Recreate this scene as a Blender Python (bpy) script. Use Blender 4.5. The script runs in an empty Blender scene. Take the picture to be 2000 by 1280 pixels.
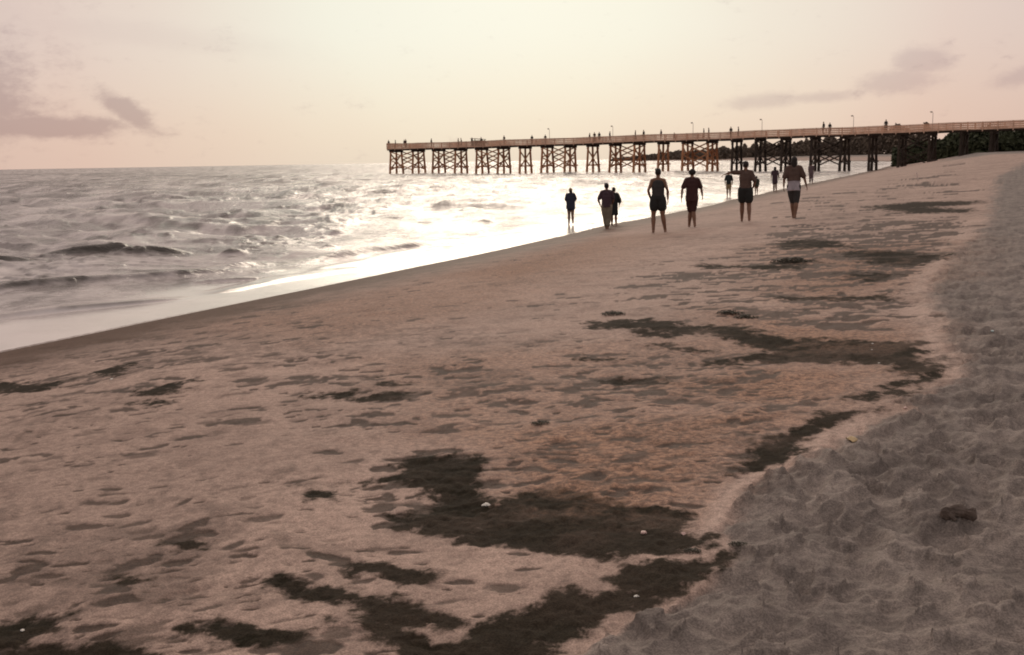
import bpy, bmesh, math, random
import numpy as np
from mathutils import Vector, Matrix, Euler

# ------------------------------------------------------------------ camera, sky, sun, exposure
SC = bpy.context.scene
COL = SC.collection
EYE = 2.47
PITCH, ROLL, FPX = 8.62, -0.95, 2144.0
cam_d = bpy.data.cameras.new("camera"); cam = bpy.data.objects.new("camera", cam_d); COL.objects.link(cam)
cam_d.sensor_width = 36.0; cam_d.lens = 36.0 * FPX / 2000.0
cam_d.clip_start = 0.1; cam_d.clip_end = 60000
CAM_M = Matrix.Rotation(math.radians(90 - PITCH), 4, 'X') @ Matrix.Rotation(math.radians(ROLL), 4, 'Z')
cam.matrix_world = Matrix.Translation((0, 0, EYE)) @ CAM_M
SC.camera = cam
SC.view_settings.view_transform = 'Standard'; SC.view_settings.look = 'None'
SC.view_settings.exposure = 0.0; SC.view_settings.gamma = 1.0
SC.render.filter_size = 1.7
SC.cycles.filter_width = 1.9

SUN_EL, SUN_AZ = math.radians(18.0), math.radians(2.0)     # azimuth from +Y towards +X
SUN_DIR = Vector((math.sin(SUN_AZ) * math.cos(SUN_EL), math.cos(SUN_AZ) * math.cos(SUN_EL), math.sin(SUN_EL)))
sun_d = bpy.data.lights.new("sun", 'SUN'); sun_d.energy = 0.52; sun_d.angle = math.radians(26); sun_d.color = (1.0, 0.83, 0.67)
sun = bpy.data.objects.new("sun", sun_d); COL.objects.link(sun)
sun.rotation_euler = SUN_DIR.to_track_quat('Z', 'Y').to_euler()

def nt_clear(nt):
    for n in list(nt.nodes): nt.nodes.remove(n)

class NT:
    """tiny helper to write node trees"""
    def __init__(s, nt): s.nt = nt
    def n(s, typ, **kw):
        nd = s.nt.nodes.new(typ)
        for k, v in kw.items():
            if k == 'ins':
                for i, val in v.items():
                    if hasattr(val, 'is_linked') or isinstance(val, bpy.types.NodeSocket): s.nt.links.new(val, nd.inputs[i])
                    else: nd.inputs[i].default_value = val
            else: setattr(nd, k, v)
        return nd
    def m(s, op, a, b=0.0, c=0.0, clamp=False):
        return s.n('ShaderNodeMath', operation=op, use_clamp=clamp, ins={0: a, 1: b, 2: c}).outputs[0]
    def mix(s, f, a, b, blend='MIX'):
        nd = s.n('ShaderNodeMix', data_type='RGBA', blend_type=blend)
        nd.clamp_factor = True
        for i, v in ((0, f), (6, a), (7, b)):
            if isinstance(v, bpy.types.NodeSocket): s.nt.links.new(v, nd.inputs[i])
            else: nd.inputs[i].default_value = v if i == 0 else (tuple(v) + (1.0,))[:4]
        return nd.outputs[2]
    def ramp(s, f, stops, interp='LINEAR'):
        nd = s.n('ShaderNodeValToRGB'); nd.color_ramp.interpolation = interp
        el = nd.color_ramp.elements
        while len(el) > 1: el.remove(el[-1])
        el[0].position = stops[0][0]; el[0].color = tuple(stops[0][1]) + (1.0,)
        for p, c in stops[1:]:
            e = el.new(p); e.color = tuple(c) + (1.0,)
        s.nt.links.new(f, nd.inputs[0]); return nd.outputs[0]
    def noise(s, vec, scale, detail=4, rough=0.55, dist=0.0):
        nd = s.n('ShaderNodeTexNoise', ins={'Scale': scale, 'Detail': detail, 'Roughness': rough, 'Distortion': dist})
        s.nt.links.new(vec, nd.inputs['Vector']); return nd.outputs[0]
    def ss(s, v, a, b):          # smoothstep
        nd = s.n('ShaderNodeMapRange', interpolation_type='SMOOTHSTEP', ins={0: v, 1: a, 2: b, 3: 0.0, 4: 1.0}); return nd.outputs[0]
    def link(s, a, b): s.nt.links.new(a, b)

def g3(c, g=2.2):  # display colour -> linear
    return tuple((x / 255.0) ** g for x in c)

W = bpy.data.worlds.new("World"); SC.world = W; W.use_nodes = True
def build_world():
    nt = W.node_tree; nt_clear(nt); t = NT(nt)
    tc = t.n('ShaderNodeTexCoord').outputs['Generated']
    sep = t.n('ShaderNodeSeparateXYZ', ins={0: tc})
    X, Y, Z = sep.outputs
    az = t.m('MULTIPLY', t.m('ARCTAN2', X, Y), 57.2958)
    el = t.m('MULTIPLY', t.m('ARCSINE', Z), 57.2958)
    # bright veil of thin cloud around the hidden sun
    gd = Vector((math.sin(math.radians(-1)) * math.cos(math.radians(10)), math.cos(math.radians(-1)) * math.cos(math.radians(10)), math.sin(math.radians(10))))
    dot = t.n('ShaderNodeVectorMath', operation='DOT_PRODUCT', ins={0: tc, 1: gd}).outputs['Value']
    ang = t.m('DIVIDE', t.m('MULTIPLY', t.m('ARCCOSINE', dot), 57.2958), 180.0)
    big = t.noise(tc, 3.0, 3)
    ang = t.m('ADD', ang, t.m('MULTIPLY', t.m('SUBTRACT', big, 0.5), 0.05))
    veil = t.ramp(ang, [(0.0, (0.86, 0.87, 0.77)), (0.045, (0.84, 0.835, 0.73)), (0.085, (0.80, 0.725, 0.635)), (0.125, (0.75, 0.61, 0.545)),
                        (0.18, (0.68, 0.545, 0.50)), (0.35, (0.64, 0.55, 0.53)), (0.6, (0.50, 0.455, 0.45)), (1.0, (0.40, 0.37, 0.38))])
    low = t.m('SUBTRACT', 1.0, t.ss(el, 0.0, 7.0))
    veil = t.mix(t.m('MULTIPLY', low, 0.85), veil, (0.99, 0.87, 0.79), 'MULTIPLY')
    # clouds, placed by compass bearing and height
    q = t.n('ShaderNodeCombineXYZ', ins={0: t.m('MULTIPLY', az, 0.55), 1: el, 2: 0.0}).outputs[0]
    warp = t.noise(q, 0.55, 5, 0.6)
    warp2 = t.noise(q, 1.5, 4, 0.6)
    warp3 = t.noise(q, 4.0, 4, 0.65)
    def blob(a0, e0, sa, se, tilt=0.0):
        da = t.m('DIVIDE', t.m('SUBTRACT', az, a0), sa)
        de = t.m('DIVIDE', t.m('SUBTRACT', t.m('SUBTRACT', el, e0), t.m('MULTIPLY', t.m('SUBTRACT', az, a0), tilt)), se)
        r2 = t.m('ADD', t.m('MULTIPLY', da, da), t.m('MULTIPLY', de, de))
        return t.m('POWER', 2.718, t.m('MULTIPLY', r2, -1.0))
    def cloud(blobs, lo, hi, w=1.0):
        acc = None
        for b in blobs:
            v = blob(*b); acc = v if acc is None else t.m('MAXIMUM', acc, v)
        f = t.m('ADD', acc, t.m('ADD', t.m('MULTIPLY', t.m('SUBTRACT', warp, 0.5), 0.9 * w), t.m('ADD', t.m('MULTIPLY', t.m('SUBTRACT', warp2, 0.5), 0.95 * w), t.m('MULTIPLY', t.m('SUBTRACT', warp3, 0.5), 0.5 * w))))
        return t.ss(f, lo, hi)
    c1 = cloud([(-26.5, 3.1, 3.6, 1.6, -0.12), (-22.6, 1.95, 4.2, 0.55, 0.0), (-18.7, 2.6, 1.3, 0.65, -0.6), (-28.5, 4.2, 5.5, 2.2)], 0.08, 0.72, 0.85)
    c2 = cloud([(-18.0, 6.3, 7.5, 0.7, -0.09), (-27.0, 6.8, 7.5, 2.0, -0.05)], 0.05, 1.0, 0.6)
    c3 = cloud([(12.8, 2.75, 2.2, 0.45, 0.03), (15.6, 2.85, 1.9, 0.32, 0.03)], 0.16, 0.95, 0.6)
    c4 = cloud([(19.3, 3.5, 2.1, 0.6, 0.05), (20.2, 4.4, 1.5, 0.8)], 0.15, 0.85, 0.8)
    c5 = cloud([(25.0, 3.6, 1.9, 0.5, 0.2), (27.0, 4.1, 2.0, 0.9, 0.0)], 0.12, 0.85, 0.7)
    veil = t.mix(t.m('MULTIPLY', c2, 0.5), veil, (0.90, 0.88, 0.90), 'MULTIPLY')
    veil = t.mix(t.m('MULTIPLY', c1, 0.95), veil, (0.67, 0.64, 0.69), 'MULTIPLY')
    for c in (c3, c4, c5): veil = t.mix(t.m('MULTIPLY', c, 0.85), veil, (0.78, 0.765, 0.82), 'MULTIPLY')
    sky = t.n('ShaderNodeTexSky', sky_type='NISHITA', sun_disc=False, sun_elevation=SUN_EL, sun_rotation=SUN_AZ, air_density=1.2, dust_density=2.5, ozone_density=1.0)
    skyc = t.n('ShaderNodeVectorMath', operation='SCALE', ins={0: sky.outputs[0], 3: 0.08}).outputs[0]
    col = t.mix(0.97, skyc, veil)
    bg = t.n('ShaderNodeBackground', ins={0: col, 1: 1.0})
    out = t.n('ShaderNodeOutputWorld'); t.link(bg.outputs[0], out.inputs[0])
build_world()
try: W.cycles.sampling_method = 'AUTOMATIC'
except Exception: pass

# ------------------------------------------------------------------ helpers
random.seed(11); RNG = np.random.default_rng(7)

def hash2(ix, iy, seed):
    h = (ix.astype(np.int64) * 374761393 + iy.astype(np.int64) * 668265263 + seed * 1442695041) & 0xFFFFFFFF
    h = ((h ^ (h >> 13)) * 1274126177) & 0xFFFFFFFF
    h = (h ^ (h >> 16)) & 0xFFFFFF
    return h / float(0xFFFFFF)

def vnoise(x, y, seed=0):
    ix = np.floor(x); iy = np.floor(y); fx = x - ix; fy = y - iy
    u = fx * fx * fx * (fx * (fx * 6 - 15) + 10); v = fy * fy * fy * (fy * (fy * 6 - 15) + 10)
    a = hash2(ix, iy, seed); b = hash2(ix + 1, iy, seed); c = hash2(ix, iy + 1, seed); d = hash2(ix + 1, iy + 1, seed)
    return (a + (b - a) * u) * (1 - v) + (c + (d - c) * u) * v

def fbm(x, y, seed=0, octv=4, gain=0.5):
    s = 0; a = 1.0; tot = 0
    for k in range(octv):
        c_, s_ = math.cos(0.7 * k), math.sin(0.7 * k)
        s = s + a * vnoise((x * c_ - y * s_) * 2 ** k + 17.3 * k, (x * s_ + y * c_) * 2 ** k - 9.1 * k, seed + k); tot += a; a *= gain
    return s / tot

def sstep(v, a, b):
    t = np.clip((v - a) / (b - a), 0, 1); return t * t * (3 - 2 * t)

# plan of the coast: the waterline as X over Y, land to the right of it
YS = np.array([-4000., -100, 0, 180, 300, 400, 600, 1000, 1400, 1600, 1680, 1760, 2500])
XS = np.array([-1612.9, -52.9, -12.9, 59.1, 105, 140, 165, 185, 160, 135, 175, 600, 3000])
def shore_s(x, y):
    return (x - np.interp(y, YS, XS)) / 1.077

def ground_z(x, y):
    s = shore_s(x, y)
    wob = 0.5 * (fbm(x * 0.09, y * 0.09, 3, 2) - 0.5)
    s1 = s + wob
    near = np.where(s1 < 0, s1 * 0.055, np.where(s1 < 5.5, s1 * 0.098, 0.539 + (s1 - 5.5) * 0.045))
    near = np.minimum(near, 0.95 + 0.02 * s1)
    k = sstep(y, 45, 165)
    far = np.where(s1 < 0, s1 * 0.055, np.where(s1 < 3, s1 * 0.11, 0.33 + (s1 - 3) * 0.17))
    far = np.minimum(far, 2.35 + 0.012 * s1)
    z = near * (1 - k) + far * k
    return np.clip(z, -1.5, 3.2 + 0.5 * fbm(x * 0.02, y * 0.02, 8, 3))

CAM_R = np.array(CAM_M.to_3x3())
def ray(px, py):
    d = CAM_R @ np.array([(px - 1000.0) / FPX, -(py - 640.0) / FPX, -1.0]); return d / np.linalg.norm(d)
def at_depth(px, py, Y):
    d = ray(px, py); k = Y / d[1]; return np.array([d[0] * k, Y, EYE + d[2] * k])
def on_ground(px, py, water=False):
    """the point of the beach (or the water) seen at this place in the photograph"""
    d = ray(px, py)
    if water:
        k = -EYE / d[2]; return np.array([d[0] * k, d[1] * k, 0.0])
    ks = 1.5 * np.exp(np.linspace(0, 6, 4000)); X = d[0] * ks; Yy = d[1] * ks; Zr = EYE + d[2] * ks
    gz = np.maximum(ground_z(X, Yy), 0.0)
    i = int(np.argmax(Zr <= gz)) if np.any(Zr <= gz) else len(ks) - 1
    return np.array([X[i], Yy[i], gz[i]])

def tag(o, label=None, cat=None, group=None, kind=None):
    if label: o['label'] = label
    if cat: o['category'] = cat
    if group: o['group'] = group
    if kind: o['kind'] = kind
    return o

def empty(name, loc=(0, 0, 0), rz=0.0):
    o = bpy.data.objects.new(name, None); COL.objects.link(o); o.location = loc; o.rotation_euler = (0, 0, rz); o.empty_display_size = 0.2
    return o

def mesh_obj(name, me, mat=None, parent=None):
    o = bpy.data.objects.new(name, me); COL.objects.link(o)
    if mat and not me.materials: me.materials.append(mat)
    if parent: o.parent = parent
    return o

def bm_obj(name, bm, mat, parent=None, smooth=False):
    me = bpy.data.meshes.new(name); bm.normal_update(); bm.to_mesh(me); bm.free()
    if smooth: me.polygons.foreach_set('use_smooth', [True] * len(me.polygons))
    return mesh_obj(name, me, mat, parent)

def np_mesh(name, verts, faces, smooth=True):
    me = bpy.data.meshes.new(name)
    me.vertices.add(len(verts)); me.vertices.foreach_set('co', verts.astype(np.float32).ravel())
    k = faces.shape[1]
    me.loops.add(faces.size); me.loops.foreach_set('vertex_index', faces.astype(np.int32).ravel())
    me.polygons.add(len(faces)); me.polygons.foreach_set('loop_start', np.arange(0, faces.size, k, dtype=np.int32))
    me.polygons.foreach_set('loop_total', np.full(len(faces), k, dtype=np.int32))
    if smooth: me.polygons.foreach_set('use_smooth', np.ones(len(faces), dtype=bool))
    me.update(calc_edges=True); return me

def attr(me, name, vals):
    a = me.attributes.new(name, 'FLOAT', 'POINT'); a.data.foreach_set('value', vals.astype(np.float32).ravel())

def beam(bm, p0, p1, w, h=None, up=(0, 0, 1)):
    """a squared timber from p0 to p1, w wide, h deep"""
    h = h or w; p0 = Vector(p0); p1 = Vector(p1); d = (p1 - p0).normalized()
    u = Vector(up)
    if abs(d.dot(u)) > 0.98: u = Vector((0, 1, 0))
    s = d.cross(u).normalized(); u2 = s.cross(d).normalized(); vs = []
    for p in (p0, p1):
        for a, b in ((-1, -1), (1, -1), (1, 1), (-1, 1)): vs.append(bm.verts.new(p + s * a * w / 2 + u2 * b * h / 2))
    for f in ((3, 2, 1, 0), (4, 5, 6, 7), (0, 1, 5, 4), (1, 2, 6, 5), (2, 3, 7, 6), (3, 0, 4, 7)): bm.faces.new([vs[i] for i in f])

def tube(bm, p0, p1, r0, r1=None, n=10, caps=True):
    r1 = r0 if r1 is None else r1; p0 = Vector(p0); p1 = Vector(p1); d = (p1 - p0).normalized()
    u = Vector((0, 0, 1)) if abs(d.z) < 0.95 else Vector((0, 1, 0))
    s = d.cross(u).normalized(); u2 = s.cross(d); A = []; B = []
    for i in range(n):
        a = 2 * math.pi * i / n; o = s * math.cos(a) + u2 * math.sin(a)
        A.append(bm.verts.new(p0 + o * r0)); B.append(bm.verts.new(p1 + o * r1))
    for i in range(n): bm.faces.new((A[i], A[(i + 1) % n], B[(i + 1) % n], B[i]))
    if caps: bm.faces.new(A[::-1]); bm.faces.new(B)

def ball(bm, c, r, rot=None, seg=16):
    """ellipsoid"""
    r = (r, r, r) if not hasattr(r, '__len__') else r
    M = Matrix.Translation(c) @ (rot.to_4x4() if rot else Matrix.Identity(4)) @ Matrix.Diagonal((*r, 1))
    bmesh.ops.create_uvsphere(bm, u_segments=seg, v_segments=seg // 2 + 2, radius=1.0, matrix=M)

def limb(bm, pts, n=12):
    """tapered chain; pts = [(point, radius), ...]"""
    for (a, ra), (b, rb) in zip(pts[:-1], pts[1:]):
        tube(bm, a, b, ra, rb, n)
    for p, r in pts: ball(bm, p, r * 0.995, seg=12)

def remeshed(bm, voxel, smooth_it=4):
    """one continuous skin round everything in the bmesh"""
    me = bpy.data.meshes.new("tmp"); bm.to_mesh(me); bm.free()
    o = bpy.data.objects.new("tmp", me); COL.objects.link(o)
    m = o.modifiers.new("r", 'REMESH'); m.mode = 'VOXEL'; m.voxel_size = voxel; m.use_smooth_shade = True
    s = o.modifiers.new("s", 'SMOOTH'); s.iterations = smooth_it; s.factor = 0.5
    dg = bpy.context.evaluated_depsgraph_get(); dg.update()
    res = bpy.data.meshes.new_from_object(o.evaluated_get(dg))
    bpy.data.objects.remove(o); bpy.data.meshes.remove(me)
    res.polygons.foreach_set('use_smooth', [True] * len(res.polygons)); res.materials.clear()
    return res

def simple_mat(name, col, rough=0.8, var=0.25, scale=8.0, bump=0.2, spec=0.3, metal=0.0, stretch=(1, 1, 1)):
    m = bpy.data.materials.new(name); m.use_nodes = True; nt = m.node_tree; nt_clear(nt); t = NT(nt)
    tc = t.n('ShaderNodeTexCoord').outputs['Object']
    mp = t.n('ShaderNodeMapping', ins={0: tc, 3: stretch}).outputs[0]
    n1 = t.noise(mp, scale, 5, 0.6); n2 = t.noise(mp, scale * 5.3, 3, 0.6)
    f = t.m('ADD', t.m('MULTIPLY', n1, 0.7), t.m('MULTIPLY', n2, 0.3))
    dark = tuple(c * (1 - var) for c in col); lite = tuple(min(1, c * (1 + var)) for c in col)
    c = t.mix(t.ss(f, 0.3, 0.7), dark, lite)
    if 'timber' in name:
        rnd = t.n('ShaderNodeObjectInfo').outputs['Random']; c = t.mix(t.m('MULTIPLY', rnd, 0.55), c, tuple(v * 0.35 for v in col))
    bp = t.n('ShaderNodeBump', ins={'Strength': bump, 'Distance': 0.02, 'Height': f})
    p = t.n('ShaderNodeBsdfPrincipled', ins={'Base Color': c, 'Roughness': rough, 'Specular IOR Level': spec, 'Metallic': metal, 'Normal': bp.outputs[0]})
    o = t.n('ShaderNodeOutputMaterial'); t.link(p.outputs[0], o.inputs[0]); return m

# ------------------------------------------------------------------ sheets: beach and sea
def polar_sheet(angs, rads, zfun, name, closed):
    na, nr = len(angs), len(rads)
    A, R = np.meshgrid(angs, rads, indexing='ij'); x = np.sin(A) * R; y = np.cos(A) * R
    x = x.ravel(); y = y.ravel()
    i = np.arange(na if closed else na - 1)[:, None]; j = np.arange(nr - 1)[None, :]
    i2 = (i + 1) % na
    f = np.stack([i * nr + j, i * nr + j + 1, i2 * nr + j + 1, i2 * nr + j], -1).reshape(-1, 4)
    return x, y, f

def world_poly(pts, water=False): return np.array([on_ground(px, py, water)[:2] for px, py in pts])

def poly_sd(x, y, P):
    """signed distance to polygon (positive inside)"""
    d2 = np.full(x.shape, 1e18); inside = np.zeros(x.shape, bool); n = len(P)
    for k in range(n):
        ax, ay = P[k]; bx, by = P[(k + 1) % n]
        ex, ey = bx - ax, by - ay; wx, wy = x - ax, y - ay
        tt = np.clip((wx * ex + wy * ey) / (ex * ex + ey * ey + 1e-12), 0, 1)
        d2 = np.minimum(d2, (wx - ex * tt) ** 2 + (wy - ey * tt) ** 2)
        c = ((ay > y) != (by > y)) & (x < (bx - ax) * (y - ay) / (by - ay + 1e-15) + ax)
        inside ^= c
    d = np.sqrt(d2); return np.where(inside, d, -d)

DARK = [
 [(700,937),(790,928),(780,903),(830,885),(920,890),(962,905),(948,925),(940,958),(950,985),(1000,965),(1080,950),(1150,962),(1200,978),(1300,982),(1338,1000),(1330,1040),(1372,1045),(1405,1060),(1300,1075),(1230,1085),(1150,1085),(1080,1075),(1000,1068),(930,1068),(860,1040),(770,1022),(760,1002),(840,990),(850,962),(800,948)],
 [(1450,1066),(1405,1112),(1340,1150),(1290,1168),(1225,1192),(1180,1212),(1092,1245),(1085,1300),(800,1300),(700,1238),(640,1215),(760,1222),(860,1250),(900,1240),(980,1208),(1040,1178),(1120,1155),(1215,1150),(1180,1132),(1200,1105),(1260,1098),(1350,1085)],
 [(500,1133),(560,1138),(680,1153),(740,1168),(790,1173),(840,1198),(905,1215),(890,1230),(800,1224),(720,1217),(680,1195),(620,1180),(560,1167)],
 [(683,1098),(760,1103),(840,1130),(838,1143),(800,1147),(740,1127),(690,1120)],
 [(350,1226),(430,1226),(560,1238),(615,1250),(560,1264),(460,1260),(370,1247)],
 [(0,1228),(60,1208),(128,1203),(112,1230),(60,1252),(-20,1264)],
 [(-40,1266),(100,1258),(330,1272),(330,1310),(-40,1310)],
 [(1370,628),(1480,646),(1540,662),(1700,666),(1795,668),(1806,700),(1828,715),(1822,742),(1792,757),(1760,770),(1700,787),(1632,784),(1660,770),(1720,763),(1765,745),(1770,727),(1720,714),(1640,707),(1540,707),(1430,702),(1505,685),(1460,672),(1380,655)],
 [(1150,628),(1250,626),(1330,631),(1400,650),(1330,652),(1260,644),(1160,641)],
 [(1250,644),(1330,652),(1300,661),(1250,655)],
 [(1745,803),(1690,806),(1640,822),(1600,848),(1560,880),(1500,907),(1430,932),(1460,900),(1470,875),(1510,863),(1560,830),(1610,807),(1650,806)],
 [(1710,402),(1800,394),(1900,394),(1900,400),(1800,404),(1885,410),(1885,415),(1790,417),(1710,407)],
 [(1520,470),(1640,470),(1655,484),(1540,486)],
 [(1640,492),(1760,490),(1850,500),(1780,520),(1700,512)],
 [(1375,517),(1560,519),(1560,527),(1380,523)],
 [(1515,512),(1578,508),(1575,516),(1520,518)],
 [(1660,532),(1745,536),(1700,550),(1655,542)],
 [(1518,577),(1640,580),(1735,575),(1735,583),(1640,587),(1520,583)],
 [(1155,740),(1290,738),(1290,748),(1190,754),(1155,746)],
 [(1380,700),(1440,698),(1430,715),(1385,713)],
 [(195,727),(230,716),(258,711),(245,722),(225,735)],
 [(240,768),(310,755),(380,742),(330,755),(375,762),(310,770)],
 [(235,785),(310,780),(310,785),(240,790)],
 [(325,1067),(370,1055),(405,1062),(400,1075),(340,1078)],
 [(215,1130),(260,1122),(285,1132),(260,1143),(225,1145)],
 [(598,975),(620,960),(655,960),(650,978)],
 [(620,768),(700,760),(700,775),(625,778)],[(730,742),(800,745),(800,752),(740,752)],[(700,770),(790,768),(780,782),(720,778)],
 [(1140,700),(1200,702),(1195,706),(1140,705)],
 [(-20,745),(60,752),(130,748),(60,765),(-20,770)],
 [(1290,675),(1380,683),(1380,687),(1290,680)],
]
DAMP_GLARE = [
 [1.0, (820,545),(1150,465),(1290,458),(1200,510),(950,580)],  # orange glare by the wash, painted into the sand along with the damp areas
 [0.55, (700,700),(1500,640),(1720,780),(1450,930),(1330,1000),(950,900),(780,850)],
 [0.6, (300,640),(850,545),(1200,500),(1000,600),(600,680)],
 [(870,832),(1100,822),(1500,785),(1630,800),(1500,868),(1430,945),(1340,1010),(1100,1040),(960,1000),(950,900)],
 [(1160,742),(1500,705),(1780,715),(1650,795),(1400,805),(1200,765)],
 [(1500,480),(1850,470),(1840,540),(1600,610),(1480,570)],
 [(1380,600),(1800,640),(1800,700),(1400,690)],
]
STREAK = [
 [(1480,378),(1900,378),(1862,470),(1760,560),(1760,650),(1480,610),(1360,560),(1500,480)],
 [(560,690),(900,690),(1020,760),(1040,835),(640,850),(430,830),(460,740)],
 [(-60,690),(560,585),(720,600),(640,680),(200,800),(-60,830)],
 [(1140,690),(1500,690),(1400,800),(1100,780)],
 [(960,840),(1600,800),(1400,960),(1000,950)],
 [(-60,1040),(420,1020),(700,1070),(640,1300),(-60,1300)],
]
FLECKS = [   # region in the photograph, how many, size, strength
 ([(560,690),(900,690),(1020,760),(1040,835),(640,850),(430,830),(460,740)], 190, 1.0, 0.85),
 ([(0,640),(560,560),(1250,470),(1500,520),(1400,620),(1140,690),(1000,700),(0,960)], 420, 0.9, 0.6),
 ([(1000,640),(1500,690),(1620,800),(1500,880),(1400,960),(1300,1000),(960,960),(960,840),(1000,760)], 420, 0.8, 0.75),
 ([(1140,690),(1500,690),(1480,800),(1100,790)], 90, 1.1, 0.9),
 ([(1480,400),(1880,330),(1880,460),(1760,560),(1780,650),(1400,620),(1200,560),(1500,470)], 480, 1.5, 0.95),
 ([(1540,440),(1860,430),(1840,500),(1700,560),(1560,540)], 130, 2.0, 0.85),
 ([(0,860),(600,850),(900,1000),(1100,1100),(900,1280),(0,1280)], 260, 0.75, 0.6),
 ([(0,1040),(420,1030),(700,1070),(640,1280),(0,1280)], 90, 1.2, 0.8),
 ([(760,880),(960,880),(960,980),(800,1040),(700,1000)], 90, 1.1, 0.95),
 ([(0,680),(560,585),(640,650),(200,800),(0,830)], 130, 1.5, 0.75),
 ([(1640,310),(1880,310),(1900,400),(1560,420)], 60, 1.2, 0.7),
]
DRY_EDGE = [(1085,1300),(1180,1215),(1300,1165),(1350,1130),(1390,1085),(1380,1050),(1350,1040),(1400,975),(1430,940),(1500,910),(1560,882),(1610,850),(1660,825),(1760,800),(1700,790),(1790,762),(1830,738),(1832,712),(1812,690),(1800,640),(1770,580),(1800,520),(1850,470),(1885,440),(1895,400),(1905,350)]

def dist_cam(x, y): return np.hypot(x, y)

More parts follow.
